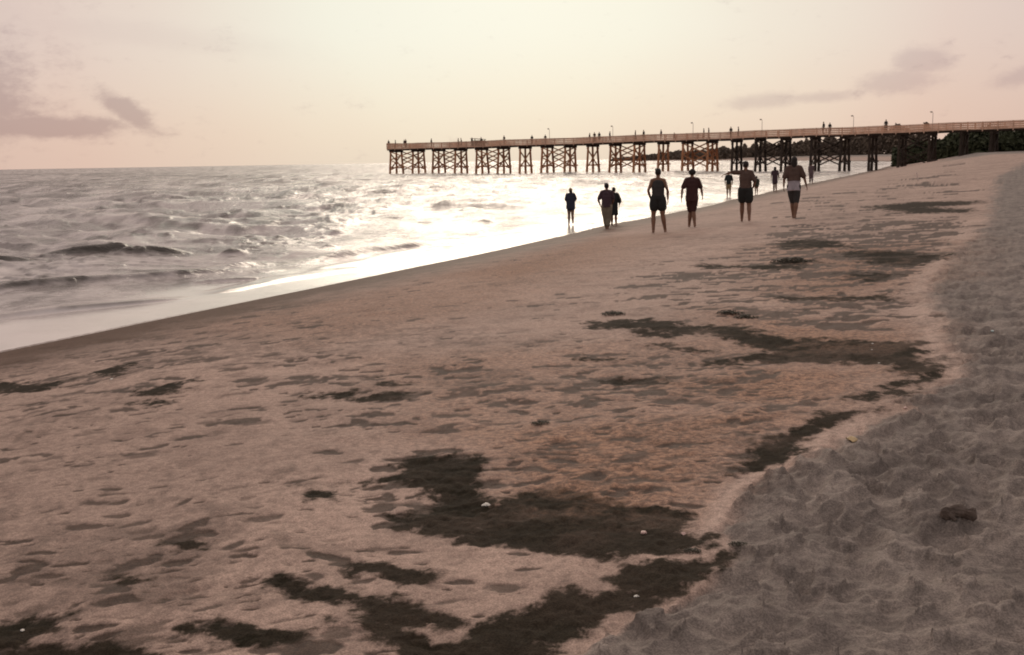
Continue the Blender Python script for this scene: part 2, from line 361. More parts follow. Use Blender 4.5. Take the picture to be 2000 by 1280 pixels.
def build_beach():
    fine = np.radians(np.linspace(-31, 31, 1000)); coarse = np.radians(np.linspace(31, 329, 150)[1:-1])
    angs = np.concatenate([fine, coarse])
    u = np.linspace(2.2 ** -0.85, 330 ** -0.85, 640); rads = np.concatenate([[0.02, 0.4, 0.9, 1.4, 1.8], u ** (-1 / 0.85), 330 * np.exp(np.linspace(0.03, 2.2, 70))])
    x, y, f = polar_sheet(angs, rads, None, 'beach', True)
    D = dist_cam(x, y); s = shore_s(x, y)
    z = ground_z(x, y)
    near = D < 140
    xn, yn, Dn = x[near], y[near], D[near]
    # edge-warped copies of the coordinates so that every patch has a ragged outline
    wa = 0.035 * Dn
    fx = fbm(xn * 2.2 / 1, yn * 2.2, 21, 4, 0.6) - 0.5; fy = fbm(xn * 2.2 + 40, yn * 2.2, 33, 4, 0.6) - 0.5
    hx = fbm(xn * 9, yn * 9, 61, 3, 0.6) - 0.5; hy = fbm(xn * 9 + 40, yn * 9, 73, 3, 0.6) - 0.5
    amp = np.clip(wa, 0, 0.9)
    hs = fbm(xn * 2.2, yn * 13, 131, 4, 0.65) - 0.5
    wx = xn + amp * (fx * 0.45 + hx * 0.3 + hs * 0.7); wy = yn + amp * (fy * 0.8 + hy * 0.9)
    soft = 0.014 * Dn
    dark = np.zeros(len(xn))
    for kp, P in enumerate(DARK):
        big_ = kp in (0, 1, 7, 10); e0, e1, sw_ = (-2.5, 2.2, 1.0) if big_ else (-2.4, 1.7, 0.97)
        Pw = world_poly(P); lo = Pw.min(0); hi = Pw.max(0); mg = 1.0
        sel = (wx > lo[0] - mg) & (wx < hi[0] + mg) & (wy > lo[1] - mg) & (wy < hi[1] + mg)
        if not sel.any(): continue
        sd = poly_sd(wx[sel], wy[sel], Pw)
        dark[sel] = np.maximum(dark[sel], sw_ * sstep(sd / soft[sel], e0, e1))
    damp_glare = np.zeros(len(xn))
    for P in DAMP_GLARE:
        wt = 1.0
        if not isinstance(P[0], tuple): wt = P[0]; P = P[1:]
        Pw = world_poly(P); sd = poly_sd(wx, wy, Pw)
        damp_glare = np.maximum(damp_glare, wt * sstep(sd / (soft * 2.5), -2.0, 2.5))
    E = world_poly(DRY_EDGE)
    # the dry, trampled upper beach lies right of this edge
    order = np.vstack([[[0.1, 1.5]], E, [[70, 150], [400, 150], [400, -60], [0.1, -60]]])
    sdd = poly_sd(xn + amp * hx * 0.15, yn + amp * hy * 0.5, order)
    dry = sstep(sdd / (0.012 * Dn) + (fx + hx) * 0.9, 0.8, 2.0)
    rim = np.exp(-((sdd / (0.010 * Dn) - 0.7 + fx * 2) / 1.3) ** 2) * sstep(fbm(xn * 1.1, yn * 0.8, 301, 2), 0.25, 0.5) * (1 - sstep(Dn, 26, 34)) * 0.95
    # relief
    lump = fbm(xn * 3.1, yn * 3.1, 5, 4, 0.5); lump2 = fbm(xn * 6.5, yn * 6.5, 15, 3, 0.5)
    ridge = 1 - np.abs(fbm(xn * 2.4, yn * 2.4, 45, 3, 0.5) * 2 - 1) * 2.2
    h = dry * ((lump - 0.5) * 0.060 + (lump2 - 0.5) * 0.075 + ridge * 0.012 + (fbm(xn * 15, yn * 15, 17, 2) - 0.5) * 0.015)
    h += sstep(sdd, -0.02, 0.30) * 0.022
    # footprints: many shallow dished steps across the dry sand, few on the damp sand
    fine_n = len(fine); inv = np.full(len(x), -1, np.int64); inv[np.nonzero(near)[0]] = np.arange(len(xn)); nr_ = len(rads)
    def block(cx, cy, ext):
        """indices (into the near arrays) of the mesh points within ext of a spot"""
        d = math.hypot(cx, cy); a = math.atan2(cx, cy); da = min(1.0, ext / max(d, 0.5))
        i0, i1 = np.searchsorted(fine, a - da), np.searchsorted(fine, a + da); j0, j1 = np.searchsorted(rads, d - ext), np.searchsorted(rads, d + ext)
        if i1 <= i0 or j1 <= j0: return np.zeros(0, np.int64)
        k = inv[(np.arange(i0, i1)[:, None] * nr_ + np.arange(j0, j1)[None, :]).ravel()]; return k[k >= 0]
    pits = np.zeros(len(xn))
    for k in range(2600):
        if k < 2300: ang = math.radians(RNG.uniform(1, 30)); rr = 2.6 + 24 * RNG.random() ** 1.7
        else: ang = math.radians(RNG.uniform(-26, 24)); rr = 3.5 + 22 * RNG.random()
        cx, cy = math.sin(ang) * rr, math.cos(ang) * rr; th = RNG.normal(0, 0.5) - 0.3; m = block(cx, cy, 0.34)
        if not len(m): continue
        dx, dy = xn[m] - cx, yn[m] - cy; a = dx * math.cos(th) + dy * math.sin(th); b = -dx * math.sin(th) + dy * math.cos(th); sc_ = RNG.uniform(0.7, 1.25)
        r = np.sqrt((a / (0.058 * sc_)) ** 2 + (b / (0.135 * sc_)) ** 2) + 0.35 * (hx[m]); dep = RNG.uniform(0.020, 0.042)
        prof = -dep * np.exp(-np.clip(r, 0, 3) ** 4 * 0.8) + dep * 0.35 * np.exp(-((r - 1.4) / 0.25) ** 2)
        pits[m] = np.where(np.abs(prof) > np.abs(pits[m]), prof, pits[m])
    h += pits * (0.15 + 0.85 * dry)
    # flecks: scattered dashes of weed and dark grit, bigger and denser in bands
    flk = np.zeros(len(xn)); rf = np.random.default_rng(77)
    for P, cnt, size, strn in FLECKS:
        P_ = np.array(P, float); lo, hi = P_.min(0), P_.max(0); got = 0; tries = 0
        while got < cnt and tries < cnt * 6:
            tries += 1; q = lo + rf.random(2) * (hi - lo)
            if poly_sd(q[:1], q[1:], P_)[0] < 0: continue
            got += 1
            if not (-20 < q[0] < 2020): continue
            g = on_ground(q[0], min(q[1], 1300)); d = math.hypot(g[0], g[1]); w = size * (0.4 + 1.3 * rf.random() ** 2) * (0.030 + 0.0085 * d); l = w * rf.uniform(0.22, 0.6); th = rf.normal(0.0, 0.3) + (0.25 if q[0] < 600 else -0.05)
            m = block(g[0], g[1], w * 2.2)
            if not len(m): continue
            dx, dy = xn[m] - g[0], yn[m] - g[1]; a = dx * math.cos(th) + dy * math.sin(th); b = -dx * math.sin(th) + dy * math.cos(th)
            r = np.sqrt((a / w) ** 2 + (b / l) ** 2) + hx[m] * 2.1
            v = min(1.0, strn * rf.uniform(0.5, 1.35)) * (1 - sstep(r, 0.55, 1.25)); flk[m] = np.maximum(flk[m], v)
    fleck = fbm(xn * 3.4, yn * 2.0, 91, 4, 0.62)
    h += (1 - dry) * ((fbm(xn * 1.4, yn * 1.4, 6, 3) - 0.5) * 0.035 + (fleck - 0.5) * 0.035 * sstep(s[near], 1.0, 4.0) + (fbm(xn * 11, yn * 8, 9, 2) - 0.5) * 0.008)
    h -= dark * 0.004 * (1 - dry)
    h += (dark * (fbm(xn * 26, yn * 22, 501, 3, 0.6) - 0.5) * 0.016 - flk * 0.009) * (1 - 0.6 * dry)
    h *= sstep(s[near], -0.2, 2.5)
    zz = z.copy(); zz[near] += h
    far = D > 60
    zz[far] += (fbm(x[far] * 0.2, y[far] * 0.2, 12, 3) - 0.5) * 0.35 * sstep(s[far], 4, 14)
    me = np_mesh('beach_sand', np.stack([x, y, zz], 1), f)
    streak = np.zeros(len(xn))
    for P in STREAK:
        sd = poly_sd(wx, wy, world_poly(P)); streak = np.maximum(streak, sstep(sd / (soft * 6), -1, 2.5))
    full = np.zeros(len(x))
    for nm, v in (('dark', dark), ('damp_glare', damp_glare), ('dry', dry), ('rim', rim), ('streak', streak), ('fleck', flk)):
        a = full.copy(); a[near] = v
        if nm == 'dry': a[~near] = sstep(s[~near], 9, 14)
        attr(me, nm, a)
    attr(me, 'shore', s)
    return me

def sand_material():
    m = bpy.data.materials.new('beach_sand'); m.use_nodes = True; nt = m.node_tree; nt_clear(nt); t = NT(nt)
    P = t.n('ShaderNodeTexCoord').outputs['Object']
    A = lambda n: t.n('ShaderNodeAttribute', attribute_name=n).outputs['Fac']
    streak = A('streak'); dark, damp_glare, dry, rim, s = A('dark'), A('damp_glare'), A('dry'), A('rim'), A('shore')
    big = t.noise(P, 0.45, 4, 0.55); mid = t.noise(P, 2.2, 5, 0.6); fine = t.noise(P, 22, 4, 0.7); grain = t.noise(P, 130, 2, 0.6)
    base = t.mix(t.ss(big, 0.3, 0.7), (0.50, 0.350, 0.275), (0.40, 0.280, 0.220))
    base = t.mix(t.m('MULTIPLY', t.ss(mid, 0.42, 0.72), 0.5), base, (0.215, 0.14, 0.108))
    drycol = t.mix(t.ss(mid, 0.3, 0.7), (0.275, 0.224, 0.188), (0.145, 0.117, 0.099))
    c = t.mix(dry, base, drycol)
    c = t.mix(t.m('MULTIPLY', damp_glare, 0.85), c, t.mix(t.ss(fine, 0.35, 0.65), (0.15, 0.074, 0.041), (0.40, 0.215, 0.125)))
    c = t.mix(t.m('MULTIPLY', rim, 0.8), c, (0.52, 0.375, 0.30))
    # flecks of dark shell grit and weed lying in the hollows, streaked along the tide line
    mp = t.n('ShaderNodeMapping', ins={0: P, 2: (0, 0, -0.10), 3: (1.0, 0.62, 1.0)}).outputs[0]
    fl = t.m('ADD', t.m('MULTIPLY', t.noise(mp, 4.6, 5, 0.7, 0.3), 0.6), t.m('MULTIPLY', t.noise(mp, 10.0, 3, 0.6), 0.4)); reg = t.noise(P, 0.55, 3, 0.5)
    thr = t.m('ADD', t.m('MULTIPLY', t.m('SUBTRACT', reg, 0.5), 0.55), fl)
    thr = t.m('ADD', thr, t.m('SUBTRACT', t.m('MULTIPLY', streak, 0.085), 0.02))
    mp3 = t.n('ShaderNodeMapping', ins={0: P, 2: (0, 0, -0.06), 3: (0.8, 0.9, 1.0)}).outputs[0]
    fl2 = t.m('MULTIPLY', t.ss(t.noise(mp3, 1.25, 5, 0.68, 0.4), 0.50, 0.62), streak)
    flk = t.m('MULTIPLY', t.m('MAXIMUM', t.m('MULTIPLY', fl2, 0.35), t.m('MULTIPLY', t.ss(thr, 0.50, 0.66), 0.55)), t.m('SUBTRACT', 1.0, t.m('MULTIPLY', dry, 0.75)))
    c = t.mix(t.m('MULTIPLY', flk, 0.78), c, (0.072, 0.046, 0.033))
    fa = A('fleck'); c = t.mix(t.m('MULTIPLY', t.ss(t.m('ADD', fa, t.m('MULTIPLY', t.m('SUBTRACT', fine, 0.5), 0.35)), 0.03, 0.75), 0.95), c, t.mix(mid, (0.115, 0.068, 0.048), (0.052, 0.038, 0.026)))
    # darkest patches: wet weed-stained sand
    dk = t.mix(t.ss(mid, 0.35, 0.65), (0.020, 0.017, 0.010), (0.036, 0.027, 0.018))
    dmask = t.ss(t.m('ADD', dark, t.m('ADD', t.m('MULTIPLY', t.m('SUBTRACT', fl, 0.5), 2.2), t.m('MULTIPLY', t.m('SUBTRACT', fine, 0.5), 0.7))), 0.30, 0.72)
    dmask = t.m('MULTIPLY', dmask, t.m('SUBTRACT', 0.97, t.m('MULTIPLY', t.m('MULTIPLY', damp_glare, t.ss(mid, 0.46, 0.6)), 0.3)))
    c = t.mix(dmask, c, dk)
    # wash of the sea
    wn = t.m('ADD', s, t.m('MULTIPLY', t.m('SUBTRACT', t.noise(mp, 1.6, 4, 0.6), 0.5), 2.6))
    wet = t.m('SUBTRACT', 1.0, t.ss(wn, 0.8, 3.4))
    c = t.mix(t.m('MULTIPLY', wet, 0.92), c, (0.095, 0.052, 0.031))
    c = t.mix(0.55, c, t.mix(t.ss(fine, 0.3, 0.7), (0.3, 0.3, 0.3), (0.7, 0.7, 0.7)), 'OVERLAY')
    c = t.mix(0.6, c, t.mix(t.ss(grain, 0.3, 0.7), (0.25, 0.25, 0.25), (0.75, 0.75, 0.75)), 'OVERLAY')
    hgt = t.m('ADD', t.m('MULTIPLY', fine, 0.7), t.m('MULTIPLY', grain, 0.25))
    bstr = t.m('SUBTRACT', 0.55, t.m('MULTIPLY', wet, 0.35))
    bp = t.n('ShaderNodeBump', ins={'Strength': bstr, 'Distance': 0.018, 'Height': hgt})
    rough = t.m('SUBTRACT', 0.80, t.m('MULTIPLY', wet, 0.2)); rough = t.m('SUBTRACT', rough, t.m('MULTIPLY', dmask, -0.1))
    p = t.n('ShaderNodeBsdfPrincipled', ins={'Base Color': c, 'Roughness': rough, 'Specular IOR Level': t.m('SUBTRACT', 0.32, t.m('MULTIPLY', t.m('MAXIMUM', dmask, wet), 0.26)), 'Normal': bp.outputs[0]})
    o = t.n('ShaderNodeOutputMaterial'); t.link(p.outputs[0], o.inputs[0]); return m

beach = mesh_obj('beach_sand', build_beach(), sand_material()); tag(beach, kind='structure')

# ---- sea
def wave_ridge(x, y, a, b, hgt, wb, wf, seed=0, taper=0.18):
    """one wave crest from a to b: gentle back (seaward), steep face (landward)"""
    a = np.array(a, float); b = np.array(b, float); d = b - a; L = np.hypot(*d); d /= L; n = np.array([-d[1], d[0]])
    if n[1] < 0: n = -n
    u = ((x - a[0]) * d[0] + (y - a[1]) * d[1]) / L; v = (x - a[0]) * n[0] + (y - a[1]) * n[1]
    m = (u > -0.3) & (u < 1.3) & (np.abs(v) < 5 * wb)
    out = np.zeros(x.shape)
    if not m.any(): return out
    uu, vv = u[m], v[m]
    vv = vv + (fbm(uu * L * 0.25 + seed * 7, uu * 0, seed, 3) - 0.5) * wb * 1.1
    env = np.sin(np.pi * np.clip(uu, 0, 1)) ** (0.9 if taper > 0.22 else 0.6) * (0.75 + 0.5 * vnoise(uu * L * 0.8, uu * 0 + seed, seed + 3))
    out[m] = hgt * env * np.where(vv > 0, np.exp(-(vv / wb) ** 2), np.exp(-(vv / wf) ** 2))
    return out

def build_sea():
    fine = np.radians(np.linspace(-33, 25, 900)); coarse = np.radians(np.linspace(-180, -33, 60)[:-1])
    angs = np.concatenate([coarse, fine])
    u = np.linspace(1 / 9.0, 1 / 900.0, 1000); rads = np.concatenate([1 / u, 900 * np.exp(np.linspace(0.1, 3.8, 40))])
    x, y, f = polar_sheet(angs, rads, None, 'sea', False)
    D = dist_cam(x, y); s = shore_s(x, y)
    z = np.zeros(len(x))
    act = sstep(-s, 4.0, 16.0)                       # full chop away from the shore
    fade = 1.0 / (1 + (D / 260.0) ** 2)
    rg = np.random.default_rng(5)
    for k in range(54):
        lam = 0.9 * (1.2 ** (k % 20)) * rg.uniform(0.8, 1.2); th = math.radians(rg.normal(-118, 32))
        kx, ky = math.cos(th) * 2 * math.pi / lam, math.sin(th) * 2 * math.pi / lam
        lim = np.clip(1.5 - D * D * 0.00011 * 3.0 / lam, 0, 1)      # drop what the mesh cannot hold
        ph = kx * x + ky * y + rg.uniform(0, 6.28) + 2.5 * fbm(x * 0.05 + k, y * 0.05, 100 + k, 2)
        z += 0.0088 * min(lam, 9 + 0.15 * lam) ** 0.85 * lim * (np.exp(1.3 * np.sin(ph)) - 1.27) * 0.55
    z *= (0.12 + 0.88 * act) * 0.75
    patch = fbm(x * 0.12, y * 0.12, 77, 3); z *= 0.55 + 1.0 * patch
    foam = np.zeros(len(x))
    R = []; FC = [np.zeros(len(x))]
    def wp(a, b): return on_ground(*a, water=True)[:2], on_ground(*b, water=True)[:2]
    def add(a, b, h, wb, wf, seed, taper=0.18):
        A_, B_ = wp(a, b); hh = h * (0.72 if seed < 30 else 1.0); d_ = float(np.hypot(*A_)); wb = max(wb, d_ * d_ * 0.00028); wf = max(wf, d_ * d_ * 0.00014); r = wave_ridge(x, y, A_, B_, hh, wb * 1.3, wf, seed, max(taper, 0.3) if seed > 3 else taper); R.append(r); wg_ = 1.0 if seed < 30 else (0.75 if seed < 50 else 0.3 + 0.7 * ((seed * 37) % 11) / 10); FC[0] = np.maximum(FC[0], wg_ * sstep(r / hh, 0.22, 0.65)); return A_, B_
    add((40, 513), (345, 498), 0.42, 1.0, 0.35, 3, 0.25)         # the breaking wave
    add((200, 506), (375, 500), 0.36, 0.9, 0.3, 23, 0.12)
    add((-80, 530), (95, 522), 0.30, 0.8, 0.3, 4)
    add((425, 500), (485, 498), 0.26, 0.6, 0.25, 5)
    add((510, 474), (570, 473), 0.28, 0.6, 0.3, 6)
    add((-60, 396), (75, 392), 0.5, 1.6, 0.8, 7)
    add((-40, 460), (25, 455), 0.35, 1.0, 0.5, 8); add((60, 432), (150, 432), 0.32, 1.0, 0.5, 9)
    add((640, 402), (675, 401), 0.30, 1.0, 0.6, 10); add((880, 408), (925, 406), 0.3, 0.9, 0.5, 11)
    add((920, 440), (975, 437), 0.26, 0.7, 0.35, 12); add((980, 430), (1040, 425), 0.22, 0.7, 0.35, 13)
    add((970, 402), (1110, 398), 0.22, 0.9, 0.5, 14); add((1160, 388), (1400, 378), 0.24, 0.9, 0.5, 15)
    add((1135, 401), (1160, 398), 0.25, 0.7, 0.4, 16); add((640, 458), (680, 457), 0.22, 0.6, 0.35, 17)
    add((625, 486), (665, 485), 0.18, 0.5, 0.3, 18); add((1420, 364), (1470, 360), 0.25, 0.9, 0.5, 19)
    # low lines of swash running along the shore
    add((-260, 592), (560, 530), 0.20, 0.6, 0.30, 31, 0.2); add((380, 533), (540, 516), 0.12, 0.4, 0.25, 32)
    add((540, 522), (900, 468), 0.14, 0.5, 0.35, 33); add((560, 545), (900, 478), 0.09, 0.4, 0.25, 34); add((880, 472), (1110, 446), 0.10, 0.4, 0.25, 35)
    add((-500, 690), (420, 574), 0.085, 0.45, 0.16, 36, 0.1); add((330, 584), (800, 512), 0.06, 0.45, 0.16, 37, 0.1)
    add((1240, 430), (1440, 392), 0.05, 0.5, 0.2, 38); add((1090, 442), (1180, 428), 0.05, 0.5, 0.2, 39)
    add((350, 560), (560, 543), 0.04, 0.3, 0.12, 40)
    rg2 = np.random.default_rng(9)
    for k in range(230):
        yy = 342 + 140 * rg2.random() ** 1.3; xx = rg2.uniform(-60, 1000); w = rg2.uniform(0.10, 0.28) * (yy - 310)
        add((xx - w, yy + 1), (xx + w, yy - 0.5), rg2.uniform(0.10, 0.24) * min(2.0, 60.0 / (yy - 315)), 0.8, 0.45, 50 + k, 0.45)
    top = np.maximum.reduce(R); z = z * (1 - 0.6 * sstep(top, 0.02, 0.1)) + top
    # foam: worked-up water in front of the breaker and broken patches down to the sand
    fb = fbm(x * 0.9, y * 0.6, 201, 4, 0.6); fb2 = fbm(x * 3.2, y * 2.4, 211, 3, 0.6)
    def fz(poly, gain, soft=1.2):
        nonlocal foam
        Pw = world_poly(poly, True); sd = poly_sd(x, y, Pw); foam = np.maximum(foam, gain * sstep(sd, -soft * 0.3, soft))
    fz([(-200, 560), (-200, 530), (120, 512), (330, 504), (420, 500), (520, 498), (640, 490), (640, 505), (400, 528), (200, 545), (0, 568)], 0.9)
    fz([(-200, 650), (-200, 600), (100, 570), (330, 548), (480, 528), (560, 540), (430, 566), (190, 612), (0, 630)], 0.62)
    fz([(640, 500), (900, 472), (1000, 458), (1000, 470), (640, 530)], 0.6); fz([(1120, 436), (1400, 384), (1400, 400), (1120, 450)], 0.5)
    fz([(430, 485), (500, 470), (420, 462), (330, 470)], 0.8, 0.8)
    caps = sstep(fb, 0.45, 0.62) * 0.42 * sstep(D, 14, 40) * (1 - sstep(top, 0.03, 0.09))
    w1 = 1 - sstep(D, 22, 50); w3 = sstep(D, 90, 200); w2 = np.clip(1 - w1 - w3, 0, 1)
    q1 = fbm(x * 0.9 + y * 0.2, y * 0.75, 401, 4, 0.6); q2 = fbm(x * 0.6, y * 0.17, 411, 4, 0.62); q3 = fbm(x * 0.30, y * 0.035, 421, 4, 0.65)
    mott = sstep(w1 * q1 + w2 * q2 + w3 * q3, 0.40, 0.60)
    k1 = fbm(x * 1.0 + y * 0.15, y * 2.0, 431, 4, 0.6); k2 = fbm(x * 0.55, y * 0.33, 441, 4, 0.62); k3 = fbm(x * 0.33, y * 0.07, 451, 4, 0.65)
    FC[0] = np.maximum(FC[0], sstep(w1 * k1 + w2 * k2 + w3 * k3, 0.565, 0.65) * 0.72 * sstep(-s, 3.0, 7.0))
    z += 0.055 * sstep(w1 * k1 + w2 * k2, 0.55, 0.66) * (1 - w3) * sstep(-s, 3.0, 9.0)
    fb = np.where(D < 40, fb, q2 * 0.8 + fb * 0.2)
    foam = foam * sstep(fb * 0.6 + fb2 * 0.5, 0.38, 0.62) + caps * sstep(fb2, 0.40, 0.65)
    foam *= 1 - 0.95 * sstep(top, 0.03, 0.09)
    foam = np.maximum(foam, 0.75 * np.exp(-((s + 2.75 + 0.8 * (q1 - 0.5)) / 0.16) ** 2) * sstep(fb2, 0.35, 0.6) * sstep(40 - D, -20, 15))
    z *= sstep(-s, 1.2, 3.0) * 0.95 + 0.05 + 0.9 * FC[0] * np.exp(-((s + 1.9) / 1.2) ** 2)
    sw = sstep(s, -3.0, 0.2)
    z += sw * 0.010 * np.sin(0)                      # film of water, flat
    z += np.where(s > 0.0, 0.012, 0.0)
    me = np_mesh('sea_water', np.stack([x, y, z], 1), f)
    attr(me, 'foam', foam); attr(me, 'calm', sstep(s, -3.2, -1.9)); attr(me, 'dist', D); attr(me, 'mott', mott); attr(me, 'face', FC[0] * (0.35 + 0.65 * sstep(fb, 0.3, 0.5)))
    return me

def sea_material():
    m = bpy.data.materials.new('sea_water'); m.use_nodes = True; nt = m.node_tree; nt_clear(nt); t = NT(nt)
    P = t.n('ShaderNodeTexCoord').outputs['Object']
    A = lambda n: t.n('ShaderNodeAttribute', attribute_name=n).outputs['Fac']
    foam, calm, dist = A('foam'), A('calm'), A('dist')
    mp = t.n('ShaderNodeMapping', ins={0: P, 2: (0, 0, 0.35), 3: (1.0, 1.5, 1.0)}).outputs[0]
    n1 = t.noise(mp, 2.2, 4, 0.6); n2 = t.noise(mp, 0.55, 4, 0.6); n3 = t.noise(mp, 0.11, 4, 0.62)
    farm = t.ss(dist, 40, 160); vfar = t.ss(dist, 160, 700)
    h = t.m('ADD', t.m('MULTIPLY', n1, 0.07), t.m('MULTIPLY', t.m('MULTIPLY', n2, 0.55), farm))
    mp2 = t.n('ShaderNodeMapping', ins={0: P, 2: (0, 0, 0.1), 3: (1.0, 0.13, 1.0)}).outputs[0]
    n4 = t.noise(mp2, 0.42, 5, 0.65, 0.2); n5 = t.noise(mp2, 0.10, 4, 0.6)
    h = t.m('ADD', h, t.m('MULTIPLY', t.m('MULTIPLY', n3, 2.0), vfar)); h = t.m('ADD', h, t.m('MULTIPLY', t.m('MULTIPLY', n4, 0.9), farm))
    st = t.m('SUBTRACT', 1.0, t.m('MULTIPLY', calm, 0.93))
    bp = t.n('ShaderNodeBump', ins={'Strength': st, 'Distance': 1.0, 'Height': h})
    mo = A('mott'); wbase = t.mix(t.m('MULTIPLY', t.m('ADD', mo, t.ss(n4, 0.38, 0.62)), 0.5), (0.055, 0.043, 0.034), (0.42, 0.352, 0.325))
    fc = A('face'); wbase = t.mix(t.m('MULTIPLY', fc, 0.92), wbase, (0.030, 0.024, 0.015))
    water = t.n('ShaderNodeBsdfPrincipled', ins={'Base Color': wbase, 'Roughness': t.m('ADD', 0.10, t.m('MULTIPLY', t.m('MULTIPLY', t.ss(n4, 0.35, 0.65), 0.38), t.m('ADD', 0.3, t.m('MULTIPLY', farm, 0.7)))), 'IOR': 1.33, 'Specular IOR Level': 0.6, 'Normal': bp.outputs[0]})
    fcol = t.mix(t.ss(n1, 0.35, 0.65), (0.50, 0.44, 0.41), (0.74, 0.66, 0.61))
    fo = t.n('ShaderNodeBsdfPrincipled', ins={'Base Color': fcol, 'Roughness': 0.75, 'Normal': bp.outputs[0]})
    mx = t.n('ShaderNodeMixShader', ins={0: t.m('MULTIPLY', foam, 0.9, clamp=True)})
    gl = t.n('ShaderNodeBsdfGlossy', ins={'Color': (0.96, 0.94, 0.92, 1), 'Roughness': 0.21, 'Normal': bp.outputs[0]})
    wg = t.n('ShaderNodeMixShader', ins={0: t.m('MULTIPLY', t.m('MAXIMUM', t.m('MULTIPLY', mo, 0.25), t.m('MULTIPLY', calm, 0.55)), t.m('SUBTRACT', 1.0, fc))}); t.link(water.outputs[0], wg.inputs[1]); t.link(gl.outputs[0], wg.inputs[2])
    t.link(wg.outputs[0], mx.inputs[1]); t.link(fo.outputs[0], mx.inputs[2])
    o = t.n('ShaderNodeOutputMaterial'); t.link(mx.outputs[0], o.inputs[0]); return m

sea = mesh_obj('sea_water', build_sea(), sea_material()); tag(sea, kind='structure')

# ------------------------------------------------------------------ far shore: scrub and trees behind the pier
def leaf_mass(name, pts, hts, n, size, mat, label, seed, width):
    """pts: base line (X, Y); hts: height above ground along it"""
    rg = np.random.default_rng(seed); pts = np.array(pts, float); hts = np.array(hts, float)
    seg = np.r_[0, np.cumsum(np.hypot(*np.diff(pts, axis=0).T))]; 
    u = rg.random(n) * seg[-1]; X = np.interp(u, seg, pts[:, 0]); Y = np.interp(u, seg, pts[:, 1]); H = np.interp(u, seg, hts)
    H = H * (0.50 + 0.95 * fbm(u * 0.09 / max(size, 0.3), u * 0, seed + 1, 4, 0.6))
    w = (rg.random(n) - 0.5) * width; X = X + w * 0.35; Y = Y + w
    zt = rg.random(n) ** 0.75; dome = np.sqrt(np.clip(1 - (2 * np.abs(w) / width) ** 2 * 0.8, 0.05, 1))
    Z = ground_z(X, Y).clip(0, 9) + H * zt * dome - size * 0.3
    sz = size * (0.5 + rg.random(n))
    q = rg.normal(size=(n, 3)); q /= np.linalg.norm(q, axis=1)[:, None]; r = rg.normal(size=(n, 3)); r -= q * (r * q).sum(1)[:, None]; r /= np.linalg.norm(r, axis=1)[:, None]
    c = np.stack([X, Y, Z], 1)
    V = np.stack([c + q * sz[:, None], c + r * sz[:, None] * 0.6, c - q * sz[:, None], c - r * sz[:, None] * 0.6], 1).reshape(-1, 3)
    F = np.arange(n * 4).reshape(-1, 4)
    me = np_mesh(name, V, F, smooth=False); o = mesh_obj(name, me, mat); tag(o, label, 'treeline', kind='stuff'); return o

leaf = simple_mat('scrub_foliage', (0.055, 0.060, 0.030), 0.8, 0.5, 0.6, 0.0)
leaf_haze = simple_mat('hazed_foliage', (0.15, 0.115, 0.085), 0.9, 0.35, 0.05, 0.0)  # distance haze is mixed into this paler leaf colour
leaf_mass('dune_scrub', [(74, 214), (80, 204), (86, 198), (95, 197), (130, 200)], [3.6, 4.2, 4.6, 4.8, 5.2], 30000, 0.42, leaf, 'dark scrub growing on the dune under the landward end of the pier', 1, 9)
leaf_mass('dune_thicket', [(88, 232), (100, 240), (130, 250)], [1.6, 2.2, 3.0], 12000, 0.5, leaf, 'low dark thicket behind the landward pier trestles', 5, 10)
leaf_mass('treeline', [(196, 520), (196, 700), (200, 950)], [14, 11, 9.5], 18000, 1.0, leaf_haze, 'long dark treeline along the far shore seen through the pier', 2, 24)
leaf_mass('headland_trees', [(200, 940), (180, 1300), (145, 1560)], [9.5, 8, 3], 12000, 1.3, leaf_haze, 'thin low strip of trees tapering out along the far headland', 3, 30)

# ------------------------------------------------------------------ the pier
wood_glare = simple_mat('glare_timber', (0.54, 0.245, 0.12), 0.8, 0.35, 2.0, 0.3, stretch=(1, 1, 0.25))  # brown timber with the seaward glare painted in as orange
wood_dark = simple_mat('dark_timber', (0.060, 0.040, 0.028), 0.75, 0.4, 1.6, 0.3)  # dark copy of the timber, without the painted glare
wood_lite = simple_mat('bleached_boards', (0.72, 0.47, 0.33), 0.8, 0.2, 1.2, 0.2)
P0 = at_depth(759, 300, 236.0); PX0, PY0 = P0[0], P0[1]
DIRV = np.array([0.812, -0.584]); PERP = np.array([0.584, 0.812])
def pier_t(px):
    """how far along the pier a bearing meets its near side"""
    d = ray(px, 300); # X/Y = d0/d1
    k = d[0] / d[1]
    return (k * PY0 - PX0) / (DIRV[0] - k * DIRV[1])
def pier_pt(t, v=0.0, z=0.0): return Vector((PX0 + DIRV[0] * t + PERP[0] * v, PY0 + DIRV[1] * t + PERP[1] * v, z))
LEN = pier_t(2110)
def deck_z(t): return 5.35 + 0.035 * math.sin(t * 0.23) + 0.025 * math.sin(t * 0.61 + 1) + 0.75 * max(0.0, t / LEN) ** 1.5
HW = 2.3
pier = empty('boardwalk_pier', tuple(pier_pt(0)))
tag(pier, 'long timber fishing pier on braced trestles running from the sea to the beach', 'pier')
O = Vector(pier.location)
def L(p): return Vector(p) - O
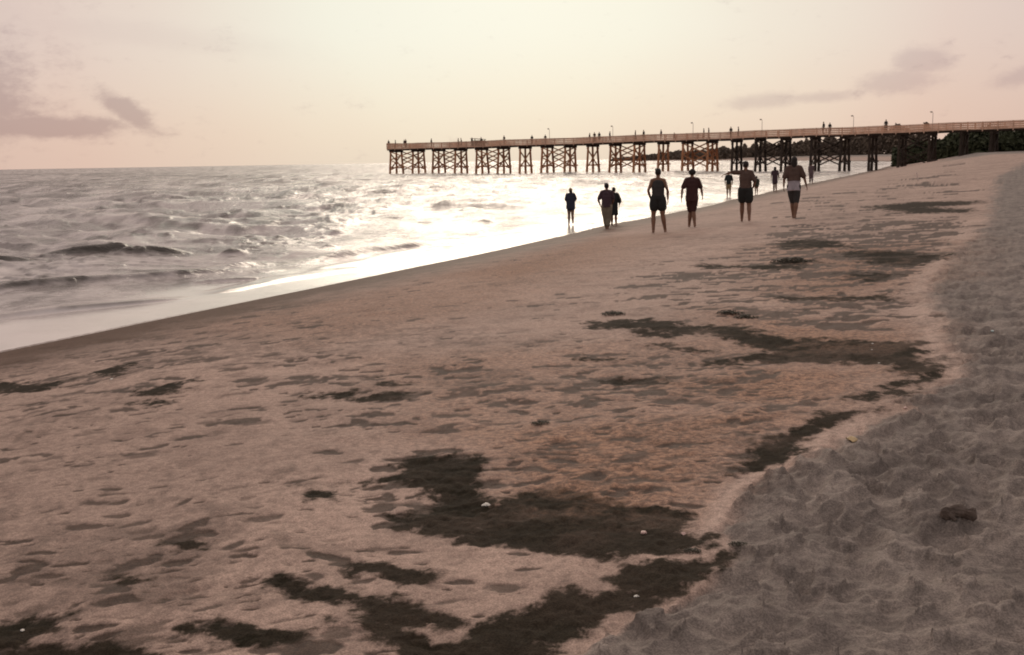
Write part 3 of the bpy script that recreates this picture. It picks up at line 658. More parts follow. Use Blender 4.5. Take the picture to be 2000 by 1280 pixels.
# deck
T0 = 1.6
bm = bmesh.new(); N = 60
for i in range(N):
    t0, t1 = T0 + (LEN - T0) * i / N, T0 + (LEN - T0) * (i + 1) / N
    for v in (-HW + 0.3, 0, HW - 0.3):
        beam(bm, L(pier_pt(t0, v, deck_z(t0) - 0.20)), L(pier_pt(t1, v, deck_z(t1) - 0.20)), 0.18, 0.26)
bm_obj('stringer', bm, wood_dark, pier)
bm = bmesh.new(); t_ = T0
while t_ < LEN - 0.3:
    a = pier_pt(t_ + 0.14, -HW, deck_z(t_) - 0.03); b = pier_pt(t_ + 0.14, HW, deck_z(t_) - 0.03); beam(bm, L(a), L(b), 0.26, 0.07); t_ += 0.28
bm_obj('deck', bm, wood_lite, pier)
# railings, one each side
for v in (-HW + 0.06, HW - 0.06):
    bm = bmesh.new()
    for i in range(N):
        t0, t1 = T0 + (LEN - T0) * i / N, T0 + (LEN - T0) * (i + 1) / N
        for hz, w_, h_ in ((1.08, 0.22, 0.06), (0.95, 0.05, 0.12), (0.65, 0.05, 0.12), (0.35, 0.05, 0.12), (0.08, 0.05, 0.14)):
            beam(bm, L(pier_pt(t0, v, deck_z(t0) + hz)), L(pier_pt(t1, v, deck_z(t1) + hz)), w_, h_)
    t_ = T0 + 0.1
    while t_ < LEN:
        beam(bm, L(pier_pt(t_, v * 1.035, deck_z(t_) - 0.3)), L(pier_pt(t_, v * 1.035, deck_z(t_) + 1.12)), 0.12); t_ += 2.1
    t_ = T0 + 0.3
    while t_ < LEN:
        beam(bm, L(pier_pt(t_, v * 0.985, deck_z(t_) + 0.02)), L(pier_pt(t_, v * 0.985, deck_z(t_) + 1.10)), 0.09, 0.04, up=(DIRV[0], DIRV[1], 0)); t_ += 0.26
    bm_obj('railing', bm, wood_lite, pier)
bm = bmesh.new()
for hz in (1.16, 0.86, 0.55, 0.2): beam(bm, L(pier_pt(T0, -HW, deck_z(0) + hz)), L(pier_pt(T0, HW, deck_z(0) + hz)), 0.06, 0.16)
for v in np.linspace(-HW, HW, 9): beam(bm, L(pier_pt(T0, v, deck_z(0))), L(pier_pt(T0, v, deck_z(0) + 1.12)), 0.11)
bm_obj('end_railing', bm, wood_lite, pier)
# trestles
PAIRS = [(774, 817), (857, 900), (941, 984), (1069, 1114), (1202, 1249), (1343, 1391), (1485, 1535), (1592, 1650), (1762, 1820)]
SINGLES = [1026, 1158, 1296, 1439, 1704, 1882, 1940, 2010]
def bent(px):
    wd = wood_glare if px < 1400 else wood_dark; t0 = pier_t(px); z1 = deck_z(t0) - 0.34  # glare-coloured copy to seaward, dark copy towards the shore
    b = bpy.data.objects.new('trestle', None); COL.objects.link(b); b.parent = pier; b.location = L(pier_pt(t0)); b.empty_display_size = 0.2
    o = pier_pt(t0)
    for v, fl in ((-1.7, -0.42), (0.0, 0.0), (1.7, 0.42)):
        v += random.uniform(-0.10, 0.10); fl += random.uniform(-0.12, 0.12); tj = random.uniform(-0.12, 0.12)
        bm = bmesh.new(); top = pier_pt(t0, v, z1 - 0.3) - o
        foot = pier_pt(t0, v + fl, 0); gz = float(ground_z(np.array([foot.x]), np.array([foot.y]))[0]); zb = min(gz - 0.6, -1.0) if gz < 0 else gz - 0.5
        k = (z1 - zb) / z1
        foot = pier_pt(t0 + tj, v + fl * k, zb) - o
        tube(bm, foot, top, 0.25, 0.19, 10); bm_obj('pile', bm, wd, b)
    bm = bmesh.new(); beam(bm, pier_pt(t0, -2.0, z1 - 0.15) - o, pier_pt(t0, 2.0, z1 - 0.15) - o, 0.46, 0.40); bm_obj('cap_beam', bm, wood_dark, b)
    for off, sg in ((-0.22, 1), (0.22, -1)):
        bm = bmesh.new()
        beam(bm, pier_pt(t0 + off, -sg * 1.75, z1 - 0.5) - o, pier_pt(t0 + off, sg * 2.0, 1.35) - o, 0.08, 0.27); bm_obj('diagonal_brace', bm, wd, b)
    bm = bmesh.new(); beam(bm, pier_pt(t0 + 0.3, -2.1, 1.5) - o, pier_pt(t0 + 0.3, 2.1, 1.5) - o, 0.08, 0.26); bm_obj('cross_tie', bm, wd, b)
for px in SINGLES: bent(px)
for a, b in PAIRS: bent(a); bent(b)
for a, b in PAIRS:
    ta, tb = pier_t(a), pier_t(b)
    for v in (-1.9, 1.9):
        bm = bmesh.new(); z1 = deck_z(ta)
        for lo, hi, ex in ((3.1, z1 - 0.6, 0.1), (1.0, 3.1, 0.25)):
            vv0 = v + math.copysign(ex, v)
            beam(bm, L(pier_pt(ta, vv0, lo)), L(pier_pt(tb, vv0 - math.copysign(0.12, v), hi)), 0.08, 0.22)
            beam(bm, L(pier_pt(ta, vv0 - math.copysign(0.09, v), hi)), L(pier_pt(tb, vv0, lo)), 0.07, 0.19)
        bm_obj('sway_brace', bm, wood_glare if a < 1400 else wood_dark, pier)

# lamp posts standing on the pier
metal = simple_mat('galvanised_steel', (0.45, 0.42, 0.38), 0.6, 0.2, 5, 0.1)
glassm = simple_mat('lamp_globe', (0.55, 0.52, 0.46), 0.35, 0.1, 5, 0.0)
def lamp_post(px, label, proto=None):
    t0 = pier_t(px); p = pier_pt(t0, HW - 0.25, deck_z(t0))
    r = empty('street_lamp', p, math.atan2(DIRV[1], DIRV[0])); tag(r, label, 'street lamp', 'lamp posts along the pier')
    if proto:
        for ch in proto.children:
            c = ch.copy(); COL.objects.link(c); c.parent = r
        return r
    bm = bmesh.new(); tube(bm, (0, 0, 0), (0, 0, 2.9), 0.055, 0.035, 10); bm_obj('post', bm, metal, r)
    bm = bmesh.new(); tube(bm, (0, 0, 2.86), (-0.22, 0, 3.0), 0.03, 0.025, 8); bm_obj('arm', bm, metal, r)
    bm = bmesh.new(); ball(bm, (-0.26, 0, 3.02), (0.22, 0.13, 0.10)); bm_obj('lamp_head', bm, metal, r, True)
    bm = bmesh.new(); ball(bm, (-0.27, 0, 2.96), (0.15, 0.10, 0.09)); bm_obj('lamp_glass', bm, glassm, r, True)
    return r
lp = lamp_post(1812, 'tallest looking pier lamp, standing where the pier passes over the beach')
for px, lb in ((1657, 'pier lamp post above the trestle beside the waterline'), (1478, 'pier lamp post above the head of the man with an outstretched arm'),
               (1343, 'pier lamp post above the walker in the maroon shirt'), (1186, 'pier lamp post above the couple wading together'), (1062, 'pier lamp post nearest the seaward end')):
    lamp_post(px, lb, lp)

# dark bait stand near the end of the pier
tb = pier_t(941); r = empty('bait_stand', pier_pt(tb, -0.9, deck_z(tb)), math.atan2(DIRV[1], DIRV[0])); tag(r, 'dark slatted timber stand with a sloping board on the seaward half of the pier', 'stand')
bm = bmesh.new()
for z in (0.25, 0.55, 0.85, 1.15): beam(bm, (-1.4, -0.62, z), (1.1, -0.62, z), 0.05, 0.2); beam(bm, (-1.4, 0.62, z), (1.1, 0.62, z), 0.05, 0.2)
bm_obj('side_panel', bm, wood_dark, r)
for sx in (-1.4, 1.1):
    for sy in (-0.55, 0.55):
        bm = bmesh.new(); beam(bm, (sx, sy, 0), (sx, sy, 1.62 if sx < 0 else 1.4), 0.11); bm_obj('post', bm, wood_dark, r)
bm = bmesh.new(); beam(bm, (-1.6, 0, 1.66), (1.3, 0, 1.42), 1.5, 0.08); bm_obj('roof', bm, wood_dark, r)
bm = bmesh.new(); beam(bm, (1.1, 0, 1.2), (2.0, 0, 0.55), 1.2, 0.07); bm_obj('sloping_board', bm, wood_dark, r)

# ------------------------------------------------------------------ people
def cloth(name, col, rough=0.85): return simple_mat(name, col, rough, 0.25, 6, 0.3)
skin = cloth('tanned_skin', (0.20, 0.105, 0.065), 0.6); hairm = cloth('dark_hair', (0.022, 0.016, 0.013), 0.6)
MC = {k: cloth(k + '_cloth', v) for k, v in dict(maroon=(0.055, 0.022, 0.020), brown=(0.10, 0.062, 0.048), black=(0.022, 0.022, 0.020), green=(0.035, 0.040, 0.026),
      navy=(0.030, 0.030, 0.048), khaki=(0.20, 0.165, 0.115), grey=(0.36, 0.32, 0.34), plum=(0.065, 0.038, 0.045), charcoal=(0.045, 0.040, 0.038), tan=(0.28, 0.19, 0.10), cap=(0.25, 0.16, 0.07), mauve=(0.13, 0.09, 0.09)).items()}

def pose(**kw):
    p = dict(knee_l=(-0.085, 0.12, 0.50), foot_l=(-0.09, 0.12, 0.075), knee_r=(0.085, 0.02, 0.48), foot_r=(0.10, -0.20, 0.13),
             elb_l=(-0.245, -0.04, 1.16), hand_l=(-0.25, 0.09, 0.93), elb_r=(0.245, 0.0, 1.16), hand_r=(0.24, 0.14, 0.95), hip=0.93, lean=0.0, girth=1.0)
    p.update(kw); return p

def hand(bm, w, d, side):
    """palm, four unequal bent fingers and a thumb, from wrist w along d"""
    w = Vector(w); d = Vector(d).normalized(); f = Vector((0, 1, 0)); sx = d.cross(f)
    if sx.length < 0.2: f = Vector((0, 0, -1)); sx = d.cross(f)
    sx.normalize(); f = sx.cross(d).normalized()
    c = w + d * 0.05
    for k in range(4):
        off = f * (k - 1.5) * 0.019; ln = (0.062, 0.074, 0.070, 0.054)[k]
        limb(bm, [(w + d * 0.015 + off * 0.7, 0.017), (w + d * 0.085 + off, 0.012)], 8)
        a = w + d * 0.085 + off; b = a + d * ln * 0.5 - sx * side * 0.008; e = b + (d * 0.85 - sx * side * 0.55).normalized() * ln * 0.5
        limb(bm, [(a, 0.0105), (b, 0.0095), (e, 0.0085)], 8)
    a = w + d * 0.03 + f * 0.028; b = a + (d * 0.7 + f * 0.75).normalized() * 0.035; e = b + (d + f * 0.2).normalized() * 0.028
    limb(bm, [(a, 0.013), (b, 0.0115), (e, 0.0095)], 8)

def body_bm(p, fine=True):
    bm = bmesh.new(); V = Vector; g = p['girth']; hp = p['hip']; ln = p['lean']
    sh_z = 1.435 + (hp - 0.93)
    for s, k, f in ((-1, p['knee_l'], p['foot_l']), (1, p['knee_r'], p['foot_r'])):
        h = V((s * 0.085, 0, hp)); k = V(k); f = V(f)
        limb(bm, [(h, 0.100 * g), (h.lerp(k, 0.5), 0.088 * g), (k, 0.063), (k.lerp(f, 0.35) + V((0, -0.012, 0)), 0.066), (k.lerp(f, 0.75), 0.047), (f, 0.041)])
        toe = f + V((s * 0.02, 0.15, -0.045)); limb(bm, [(f + V((0, -0.045, -0.04)), 0.034), (f + V((0, 0.05, -0.035)), 0.036), (toe, 0.026)])
    ball(bm, (0, 0, hp + 0.03), (0.155 * g, 0.115, 0.13)); ball(bm, (0, ln * .3, hp + 0.16), (0.135 * g, 0.10, 0.15)); ball(bm, (0, ln * .7, hp + 0.34), (0.158 * g, 0.112, 0.18))
    ball(bm, (0, ln, hp + 0.45), (0.150, 0.10, 0.10))
    for s, e, h in ((-1, p['elb_l'], p['hand_l']), (1, p['elb_r'], p['hand_r'])):
        sh = V((s * 0.158, ln, sh_z)); e = V(e); h = V(h)
        limb(bm, [(V((s * 0.06, ln, sh_z + 0.025)), 0.055), (sh, 0.058), (sh.lerp(e, 0.55), 0.047), (e, 0.037), (e.lerp(h, 0.3), 0.039), (h, 0.025)])
        if fine: hand(bm, h, h - e, s)
        else: limb(bm, [(h, 0.025), (h + (h - e).normalized() * 0.12, 0.03)])
    limb(bm, [(V((0, ln, sh_z + 0.02)), 0.062), (V((0, ln + 0.01, sh_z + 0.12)), 0.052)])
    hc = V((0, ln + 0.02, sh_z + 0.215)); ball(bm, hc, (0.074, 0.092, 0.108)); ball(bm, hc + V((0, 0.03, -0.06)), (0.055, 0.058, 0.055))
    ball(bm, hc + V((0, 0.095, -0.012)), (0.012, 0.018, 0.022))            # nose
    for s in (-1, 1):
        ball(bm, hc + V((s * 0.074, -0.002, -0.01)), (0.010, 0.018, 0.030)); ball(bm, hc + V((s * 0.028, 0.082, 0.022)), (0.018, 0.012, 0.010))
    ball(bm, hc + V((0, 0.088, -0.052)), (0.024, 0.010, 0.008))
    return bm, hc, sh_z

def torso_shell(p, bottom, grow=0.022, sleeves=0.45, loose=0.0, hem=0.0):
    bm = bmesh.new(); V = Vector; g = p['girth']; hp = p['hip']; ln = p['lean']; sh_z = 1.435 + (hp - 0.93)
    ball(bm, (0, ln * .7, hp + 0.34), (0.158 * g + grow + loose * .4, 0.112 + grow, 0.19)); ball(bm, (0, ln, hp + 0.44), (0.150 + grow, 0.10 + grow, 0.105))
    z = hp + 0.30; r0 = 0.145 * g + grow + loose * .6
    zb = bottom
    n = 20; rings = []
    for zz, rx, ry in ((z + 0.05, r0, 0.118 + grow), ((z + zb) / 2, 0.142 * g + grow + loose * .9, 0.115 + grow + loose * .5), (zb, 0.155 * g + grow + loose + hem, 0.125 + grow + loose * .8)):
        ring = []
        for i in range(n):
            a = 2 * math.pi * i / n; ring.append(bm.verts.new((rx * math.cos(a), ry * math.sin(a), zz + 0.012 * math.sin(3 * a))))
        rings.append(ring)
    for A_, B_ in zip(rings[:-1], rings[1:]):
        for i in range(n): bm.faces.new((A_[i], B_[i], B_[(i + 1) % n], A_[(i + 1) % n]))
    bm.faces.new(rings[0]); bm.faces.new(rings[-1][::-1])
    for s, e, h in ((-1, p['elb_l'], p['hand_l']), (1, p['elb_r'], p['hand_r'])):
        sh = V((s * 0.158, ln, sh_z)); e = V(e); h = V(h); q = sh.lerp(e, min(1, sleeves))
        pts = [(V((s * 0.05, ln, sh_z + 0.02)), 0.058 + grow * .8), (sh, 0.058 + grow * .8), (q, 0.050 + grow * .8)]
        if sleeves > 1: pts.append((e.lerp(h, sleeves - 1), 0.045 + grow))
        if sleeves > 0: limb(bm, pts)
    return bm

def legs_shell(p, reach, grow=0.022, flare=0.0, top=0.12):
    """shorts or trousers; reach 0..1 hip to knee, 1..2 knee to ankle"""
    bm = bmesh.new(); V = Vector; g = p['girth']; hp = p['hip']
    ball(bm, (0, 0, hp + 0.02), (0.158 * g + grow, 0.118 + grow, 0.14)); ball(bm, (0, 0, hp + top - 0.04), (0.142 * g + grow, 0.108 + grow, 0.10))
    for s, k, f in ((-1, p['knee_l'], p['foot_l']), (1, p['knee_r'], p['foot_r'])):
        h = V((s * 0.085, 0, hp)); k = V(k); f = V(f); rr = min(1, reach)
        e = h.lerp(k, rr); pts = [(h, 0.098 * g + grow), (h.lerp(e, 0.6), 0.088 * g + grow + flare * .5), (e, 0.062 + (1 - rr) * 0.03 + grow + flare)]
        if reach > 1: pts += [(k.lerp(f, (reach - 1) * .5), 0.056 + grow), (k.lerp(f, reach - 1), 0.045 + grow + flare)]
        limb(bm, pts)
    return bm

def person(px, py, hpx, label, p, parts, hair='short', water=False, face=0.0, scale=None):
    g = on_ground(px, py, water)
    Dp = math.hypot(g[0], g[1]); H = hpx * (g[1] * math.cos(math.radians(PITCH)) + (EYE - g[2]) * math.sin(math.radians(PITCH))) / FPX
    sc = H / 1.76
    r = empty('person', (g[0], g[1], g[2] - (0.02 if water else 0.0)), -math.atan2(g[0], g[1]) + face); r.scale = (sc, sc, sc); tag(r, label, 'person')
    vox = 0.0085
    bm, hc, shz = body_bm(p); b = mesh_obj('body', remeshed(bm, vox, 2), skin, r)
    for nm, kind, mat, kw in parts:
        bmx = torso_shell(p, **kw) if kind == 'top' else legs_shell(p, **kw)
        mesh_obj(nm, remeshed(bmx, 0.013, 3), MC[mat], r)
    bm = bmesh.new()
    if hair == 'cap':
        ball(bm, hc + Vector((0, 0, 0.03)), (0.088, 0.104, 0.092)); ball(bm, hc + Vector((0, 0.11, 0.02)), (0.07, 0.06, 0.014)); mesh_obj('cap', remeshed(bm, 0.012, 2), MC['cap'], r)
        bm = bmesh.new(); ball(bm, hc + Vector((0, -0.035, -0.04)), (0.078, 0.065, 0.085)); ball(bm, hc + Vector((0.06, -0.05, -0.07)), (0.03, 0.03, 0.05)); mesh_obj('hair', remeshed(bm, 0.012, 2), hairm, r)
    else:
        ball(bm, hc + Vector((0, -0.018, 0.022)), (0.087, 0.096, 0.104))
        if hair == 'full':
            for a in range(7): ball(bm, hc + Vector((0.075 * math.cos(a * .9 + .2), -0.03 + 0.03 * math.sin(a * 2), 0.05 * math.sin(a * .9 + .2) + .02)), 0.045)
        if hair == 'long':
            ball(bm, hc + Vector((0, -0.05, -0.06)), (0.092, 0.06, 0.14)); ball(bm, hc + Vector((0, -0.055, -0.14)), (0.078, 0.05, 0.09))
        if hair == 'short':
            ball(bm, hc + Vector((-0.045, 0.0, 0.085)), (0.05, 0.06, 0.03))
        mesh_obj('hair', remeshed(bm, 0.012, 2), hairm, r)
    return r

# walkers on the sand
person(1285, 455, 124, 'man in a dark vest and baggy shorts standing with legs apart',
       pose(knee_l=(-0.125, 0.04, 0.50), foot_l=(-0.125, -0.05, 0.075), knee_r=(0.13, 0.0, 0.50), foot_r=(0.20, 0.06, 0.075), elb_l=(-0.27, -0.06, 1.16), hand_l=(-0.21, 0.10, 0.95), elb_r=(0.26, -0.03, 1.16), hand_r=(0.27, 0.05, 0.92), girth=1.1),
       [('vest', 'top', 'charcoal', dict(bottom=0.90, grow=0.015, sleeves=0.0)), ('shorts', 'legs', 'black', dict(reach=0.52, grow=0.028, flare=0.03))], 'short')
person(1351, 445, 113, 'walker in a loose maroon shirt and short dark hair',
       pose(knee_l=(-0.045, 0.10, 0.48), foot_l=(-0.075, 0.16, 0.08), knee_r=(0.05, 0.02, 0.49), foot_r=(0.09, -0.14, 0.10), elb_l=(-0.29, -0.06, 1.17), hand_l=(-0.31, -0.02, 0.91), elb_r=(0.28, 0.03, 1.17), hand_r=(0.31, 0.16, 0.96)),
       [('shirt', 'top', 'maroon', dict(bottom=0.80, grow=0.03, sleeves=0.75, loose=0.01)), ('shorts', 'legs', 'maroon', dict(reach=0.9, grow=0.02))], 'full')
person(1455, 434, 117, 'man in a brown shirt and black shorts stretching one arm out sideways',
       pose(elb_l=(-0.40, 0.02, 1.45), hand_l=(-0.56, 0.05, 1.40), elb_r=(0.27, -0.08, 1.17), hand_r=(0.22, 0.10, 1.0), knee_l=(-0.09, 0.12, 0.50), foot_l=(-0.09, 0.16, 0.08), knee_r=(0.11, 0.02, 0.49), foot_r=(0.12, -0.18, 0.11), girth=1.08),
       [('shirt', 'top', 'brown', dict(bottom=0.98, grow=0.02, sleeves=0.9)), ('shorts', 'legs', 'black', dict(reach=0.62, grow=0.03, flare=0.025))], 'short')
person(1549, 427, 119, 'long-haired walker in a brown top over pale grey shirt tails and dark knee-length shorts',
       pose(elb_l=(-0.27, -0.05, 1.17), hand_l=(-0.28, 0.02, 0.92), elb_r=(0.28, -0.02, 1.18), hand_r=(0.35, 0.06, 0.94), knee_l=(-0.03, 0.10, 0.49), foot_l=(0.0, 0.12, 0.08), knee_r=(0.08, -0.02, 0.49), foot_r=(0.05, -0.12, 0.09)),
       [('top', 'top', 'brown', dict(bottom=1.08, grow=0.032, sleeves=0.9, loose=0.012)), ('shirt_tails', 'top', 'grey', dict(bottom=0.80, grow=0.024, sleeves=0.0, loose=0.02)), ('shorts', 'legs', 'charcoal', dict(reach=1.12, grow=0.02))], 'long')
# people in the shallows
person(1115, 439, 72, 'child in a navy shirt and cap paddling in the shallow water',
       pose(elb_l=(-0.24, 0.05, 1.18), hand_l=(-0.18, 0.2, 1.10), elb_r=(0.24, 0.05, 1.18), hand_r=(0.18, 0.2, 1.12), girth=1.1), [('shirt', 'top', 'navy', dict(bottom=0.78, grow=0.035, sleeves=0.8, loose=0.02)), ('shorts', 'legs', 'navy', dict(reach=0.5, grow=0.02))], 'cap', True)
person(1185, 452, 94, 'wader in a dark shirt and rolled khaki trousers, front one of the pair',
       pose(elb_l=(-0.30, 0.0, 1.16), hand_l=(-0.24, 0.15, 0.98), elb_r=(0.25, 0.02, 1.17), hand_r=(0.2, 0.15, 1.0), knee_l=(-0.05, 0.06, 0.49), foot_l=(-0.01, 0.10, 0.075), knee_r=(0.07, 0.02, 0.49), foot_r=(0.03, -0.08, 0.09)),
       [('shirt', 'top', 'plum', dict(bottom=0.90, grow=0.03, sleeves=0.8, loose=0.01)), ('trousers', 'legs', 'khaki', dict(reach=1.6, grow=0.03))], 'short', True)
person(1199, 442, 76, 'wader in a long black coat, standing just beyond the one in khaki trousers',
       pose(elb_r=(0.27, 0.0, 1.18), hand_r=(0.25, 0.1, 0.98)), [('coat', 'top', 'black', dict(bottom=0.52, grow=0.04, sleeves=1.3, loose=0.0))], 'short', True)
person(1423, 385, 50, 'small distant wader in a black shirt and tan shorts below the outstretched arm', pose(), [('shirt', 'top', 'black', dict(bottom=0.88, grow=0.03, sleeves=0.9)), ('shorts', 'legs', 'tan', dict(reach=0.8, grow=0.02))], 'short', True)
person(1477, 380, 36, 'small child in a green shirt at the water edge beside the man in black shorts', pose(girth=1.15), [('shirt', 'top', 'green', dict(bottom=0.78, grow=0.04, sleeves=0.8, loose=0.02))], 'full', True)
person(1513, 376, 50, 'distant wader in a plum dress between the two walkers on the right', pose(knee_l=(-0.06, 0.05, .49), foot_l=(-0.05, .1, .075)), [('dress', 'top', 'plum', dict(bottom=0.62, grow=0.03, sleeves=0.6, loose=0.01))], 'long', True)
person(1584, 359, 41, 'slender distant wader in mauve, farthest along the water edge', pose(elb_l=(-.22, 0, 1.18), hand_l=(-.2, .1, .95), elb_r=(.22, 0, 1.18), hand_r=(.2, .1, .95)), [('shirt', 'top', 'mauve', dict(bottom=0.85, grow=0.02, sleeves=0.9)), ('trousers', 'legs', 'mauve', dict(reach=1.8, grow=0.02))], 'short', True)

# people up on the pier: too small to show clothing as parts
def crowd_proto(mats, pz):
    bm, hc, z = body_bm(pz, False); me = remeshed(bm, 0.026, 3)
    for m in mats: me.materials.append(m)
    hp = pz['hip']
    for poly in me.polygons:
        c = poly.center; k = 0
        if c.z > 1.46 + hp - 0.93: k = 3 if (c.y < 0.02 or c.z > 1.70) else 0
        elif c.z > hp + 0.04 and abs(c.x) < 0.30: k = 1
        elif c.z > 0.5 and abs(c.x) < 0.22: k = 2
        poly.material_index = k
    return me
protos = [crowd_proto((skin, MC['maroon'], MC['charcoal'], hairm), pose()), crowd_proto((skin, MC['brown'], MC['navy'], hairm), pose(lean=0.10, hand_l=(-0.2, 0.3, 1.1), hand_r=(0.2, 0.3, 1.1))),
          crowd_proto((skin, MC['plum'], MC['khaki'], hairm), pose(foot_l=(-.09, .2, .08), foot_r=(.09, -.2, .1))), crowd_proto((skin, MC['charcoal'], MC['black'], hairm), pose(girth=1.15))]
WHO = ['maroon', 'brown', 'plum', 'dark jacket']
SPOT = [(770, 0, 'at the very seaward corner of the pier'), (782, 3, 'above the outermost trestle'), (797, 2, 'left of a pair by the pier end'), (804, 0, 'right of a pair by the pier end'), (851, 3, 'alone above the second trestle pair'),
        (903, 0, 'left of the dark bait stand'), (911, 1, 'just beside the dark bait stand'), (932, 3, 'against the left side of the bait stand'), (949, 1, 'against the right side of the bait stand'),
        (993, 0, 'first to the right of the bait stand'), (1047, 3, 'left of the fourth trestle pair'), (1075, 0, 'above the fourth trestle pair'),
        (1159, 0, 'left of the close group at mid pier'), (1170, 1, 'second of the close group at mid pier'), (1178, 3, 'last of the close group at mid pier'), (1198, 2, 'alone right of the mid pier group'),
        (1247, 0, 'above the fifth trestle pair'), (1265, 3, 'between the fifth trestle pair and the next trestle'), (1299, 2, 'above the single trestle in the middle of the pier'), (1323, 1, 'bending low behind the railing'),
        (1381, 0, 'left one of two above the sixth trestle pair'), (1390, 2, 'right one of two above the sixth trestle pair'), (1435, 3, 'left one of two above the man with an outstretched arm'), (1447, 0, 'right one of two above the man with an outstretched arm'),
        (1614, 3, 'left one of two silhouettes near the shore'), (1626, 3, 'right one of two silhouettes near the shore'), (1734, 3, 'alone and largest looking, over the beach edge')]
for i, (px, k, wh) in enumerate(SPOT):
    t0 = pier_t(px); o = bpy.data.objects.new('person', protos[k]); COL.objects.link(o)
    o.location = pier_pt(t0, random.uniform(-HW + 0.5, -HW + 1.2), deck_z(t0) + 0.01); sc = random.uniform(1.04, 1.14) * (1.0 if px < 1600 else 1.05); o.scale = (sc, sc, sc)
    if px == 1323: o.scale = (0.8, 0.8, 0.78)
    o.rotation_euler = (0, 0, random.uniform(-2.6, 2.6)); tag(o, 'person in ' + WHO[k] + ' ' + wh, 'person', 'people up on the pier')

# ------------------------------------------------------------------ things lying on the sand
def rest(px, py):
    g = on_ground(px, py); d = Vector(ray(px, py)); dg = bpy.context.evaluated_depsgraph_get()
    ok, loc, nrm, idx = beach.evaluated_get(dg).ray_cast(Vector((g[0], g[1], 5)), Vector((0, 0, -1)))
    return loc if ok else Vector(g)

def shell_mesh(size, seed):
    """a ribbed, domed half shell with thickness"""
    rg = random.Random(seed); bm = bmesh.new(); n, m = 26, 7; top = []
    for j in range(m + 1):
        row = []
        for i in range(n + 1):
            a = math.radians(-78 + 156 * i / n); r = size * j / m * (1 + 0.05 * math.cos(i * math.pi)) * (1 + 0.12 * math.cos(a * 2))
            h = 0.42 * size * math.sin(math.pi * (j / m) ** 0.8) * math.cos(a * 0.9) + 0.02 * size * (i % 2)
            row.append(bm.verts.new((math.sin(a) * r, math.cos(a) * r - size * 0.5, h + size * 0.03)))
        top.append(row)
    for j in range(m):
        for i in range(n): bm.faces.new((top[j][i], top[j + 1][i], top[j + 1][i + 1], top[j][i + 1]))
    bmesh.ops.remove_doubles(bm, verts=bm.verts, dist=1e-5)
    bmesh.ops.solidify(bm, geom=bm.faces[:], thickness=size * 0.07); return bm

def chip_mesh(size, seed):
    rg = random.Random(seed); bm = bmesh.new(); bmesh.ops.create_icosphere(bm, subdivisions=3, radius=size)
    for v in bm.verts:
        c = v.co.normalized(); n_ = 0.75 + 0.5 * rg.random() * 0.35 + 0.15 * math.sin(5 * c.x + seed) * math.cos(4 * c.y)
        v.co = Vector((c.x * size * n_ * 1.2, c.y * size * n_ * 0.8, c.z * size * n_ * 0.42))
    return bm
white_shell = simple_mat('bleached_shell', (0.80, 0.74, 0.64), 0.22, 0.08, 30, 0.1, 0.7); yellow_shell = simple_mat('yellow_shell', (0.62, 0.45, 0.24), 0.4, 0.15, 30, 0.1)
pale_blue = simple_mat('pale_plastic', (0.62, 0.76, 0.72), 0.2, 0.05, 10, 0.0, 0.6); pink_shell = simple_mat('pink_shell', (0.62, 0.42, 0.36), 0.4, 0.1, 30, 0.1)
THINGS = [
 (950, 986, 'shell', 0.030, white_shell, 'bright white shell at the top left corner of the large dark wet patch', 'seashell'),
 (1664, 861, 'shell', 0.045, yellow_shell, 'yellowish shell on pale sand above the long dark trough', 'seashell'),
 (1243, 1158, 'shell', 0.014, white_shell, 'small cream shell beside the bottom dark trough', 'seashell'),
 (1335, 1038, 'shell', 0.018, pink_shell, 'pink shell at the right tip of the large dark wet patch', 'seashell'),
 (1257, 1037, 'chip', 0.020, pink_shell, 'flat pale pebble inside the large dark wet patch', 'pebble'),
 (44, 1233, 'chip', 0.011, white_shell, 'tiny white pebble in the dark patch in the bottom corner', 'pebble'),
 (1938, 654, 'chip', 0.018, pale_blue, 'pale turquoise plastic scrap on the grey dry sand', 'litter'),
 (1704, 674, 'chip', 0.012, white_shell, 'upper of two white specks of shell on the dark band', 'pebble'),
 (1703, 685, 'chip', 0.010, white_shell, 'lower of two white specks of shell on the dark band', 'pebble'),
 (1717, 707, 'chip', 0.010, white_shell, 'white speck of shell at the lower rim of the dark band', 'pebble'),
 (1768, 798, 'chip', 0.016, pink_shell, 'pinkish pebble right of the thin dark line in the sand', 'pebble'),
 (218, 743, 'chip', 0.020, white_shell, 'pale pebble below the dark streak near the wash', 'pebble')]
for k, (px, py, kind, size, mat, lab, cat) in enumerate(THINGS):
    p = rest(px, py); bm = shell_mesh(size, k) if kind == 'shell' else chip_mesh(size, k)
    o = bm_obj({'seashell': 'seashell', 'pebble': 'pebble', 'litter': 'plastic_scrap'}[cat], bm, mat, None, True); o.location = p + Vector((0, 0, size * (0.10 if kind == 'shell' else 0.30))); o.rotation_euler = (0.1, 0.08, random.uniform(0, 6)); tag(o, lab, cat)
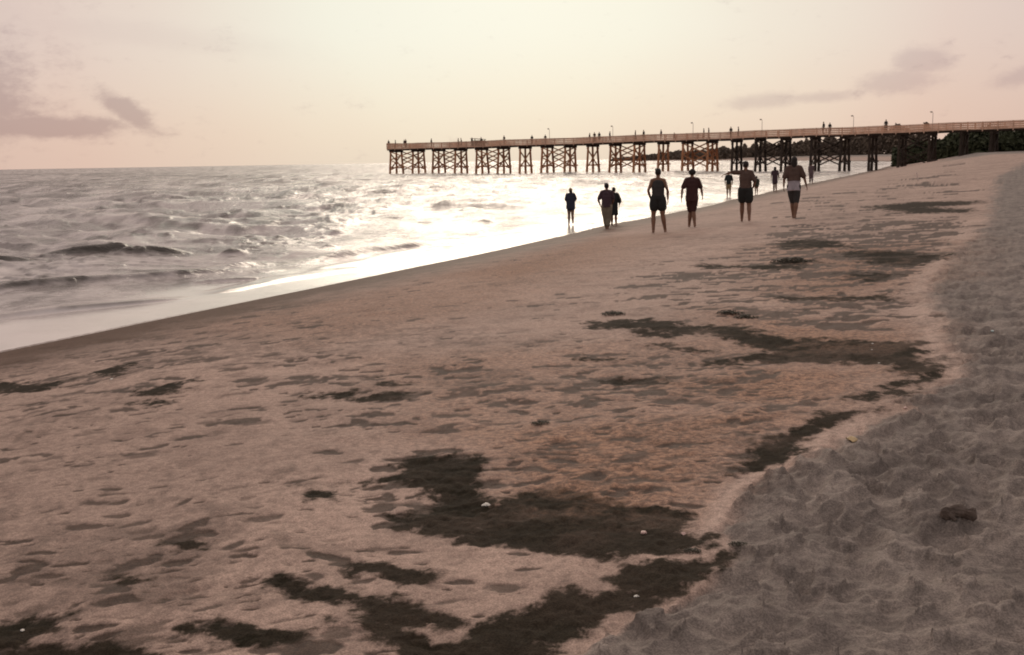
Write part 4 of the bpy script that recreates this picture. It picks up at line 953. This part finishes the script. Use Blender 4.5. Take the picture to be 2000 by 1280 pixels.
# driftwood block on the dry sand
driftm = simple_mat('waterlogged_wood', (0.12, 0.088, 0.070), 0.8, 0.4, 25, 0.6, stretch=(0.3, 1, 1))
p = rest(1871, 1026); bm = bmesh.new()
ring_prev = None; nseg = 9
for i in range(nseg + 1):
    u = i / nseg - 0.5; ring = []
    for j in range(12):
        a = 2 * math.pi * j / 12; rr = 0.027 * (1 + 0.22 * math.sin(3 * a + i) + 0.15 * math.sin(i * 1.7)) * (0.75 if i in (0, nseg) else 1)
        ring.append(bm.verts.new((u * 0.165 + 0.006 * math.sin(a * 2), rr * 0.9 * math.cos(a), rr * 1.25 * math.sin(a) + (0.010 if abs(u) < 0.2 else 0))))
    if ring_prev:
        for j in range(12): bm.faces.new((ring_prev[j], ring_prev[(j + 1) % 12], ring[(j + 1) % 12], ring[j]))
    else: bm.faces.new(ring[::-1])
    ring_prev = ring
bm.faces.new(ring_prev)
tube(bm, (-0.05, -0.01, 0.0), (-0.02, -0.035, -0.03), 0.017, 0.012, 8)
dw = bm_obj('driftwood', bm, driftm); dw.scale = (0.88, 0.85, 0.8); dw.location = p + Vector((0, 0, 0.012)); dw.rotation_euler = (0, 0.03, -0.12); tag(dw, 'stubby dark block of driftwood half sunk in the trampled dry sand', 'driftwood')
# pale stake leaning in the sand
p = rest(1793, 354); bm = bmesh.new(); tube(bm, (0.03, 0, -0.05), (-0.11, 0, 0.52), 0.035, 0.03, 10); tube(bm, (-0.14, 0, 0.50), (-0.06, 0, 0.53), 0.028, 0.02, 8)
st = bm_obj('marker_stake', bm, simple_mat('whitewashed_wood', (0.62, 0.52, 0.46), 0.7, 0.15, 10, 0.2)); st.location = p; tag(st, 'short pale stake leaning out of the upper sand before the pier', 'stake')
# weed clumps one can pick out
def weed_bm(size, seed, n=70):
    rg = random.Random(seed); bm = bmesh.new()
    for k in range(n):
        a = rg.uniform(0, 6.28); r = size * rg.random() ** 0.6; x0, y0 = math.cos(a) * r * 1.3, math.sin(a) * r; b = rg.uniform(0, 6.28); l = size * rg.uniform(0.3, 0.8); w = size * 0.07; pts = []
        z0 = rg.uniform(0.0, 0.35) * size * (1 - r / size)
        for i in range(4):
            u = i / 3; b2 = b + u * rg.uniform(-1, 1); pts.append(Vector((x0 + math.cos(b2) * l * u, y0 + math.sin(b2) * l * u, z0 + size * 0.22 * math.sin(math.pi * u) + 0.002)))
        for q0, q1 in zip(pts[:-1], pts[1:]): beam(bm, q0, q1, w, w * 0.4)
    return bm
weedm = simple_mat('beached_weed', (0.045, 0.036, 0.020), 0.55, 0.4, 20, 0.2)
for k, (px, py, sz, lab) in enumerate([(1055, 830, 0.045, 'small black clump of seaweed on bare sand at the middle of the beach'), (1198, 615, 0.10, 'dark seaweed clump above the left end of the long streak'), (1425, 614, 0.10, 'dark seaweed clump above the long dark band'),
        (1458, 620, 0.09, 'flat seaweed clump right of a similar one above the dark band'), (1352, 1072, 0.03, 'knot of seaweed at the right tip of the large dark patch'), (1440, 1063, 0.03, 'knot of seaweed on the grey dry sand'), (1547, 512, 0.2, 'wide seaweed tangle behind the flat middle sand')]):
    o = bm_obj('seaweed_clump', weed_bm(sz, k), weedm); o.location = rest(px, py); tag(o, lab, 'seaweed', 'seaweed clumps on the sand')
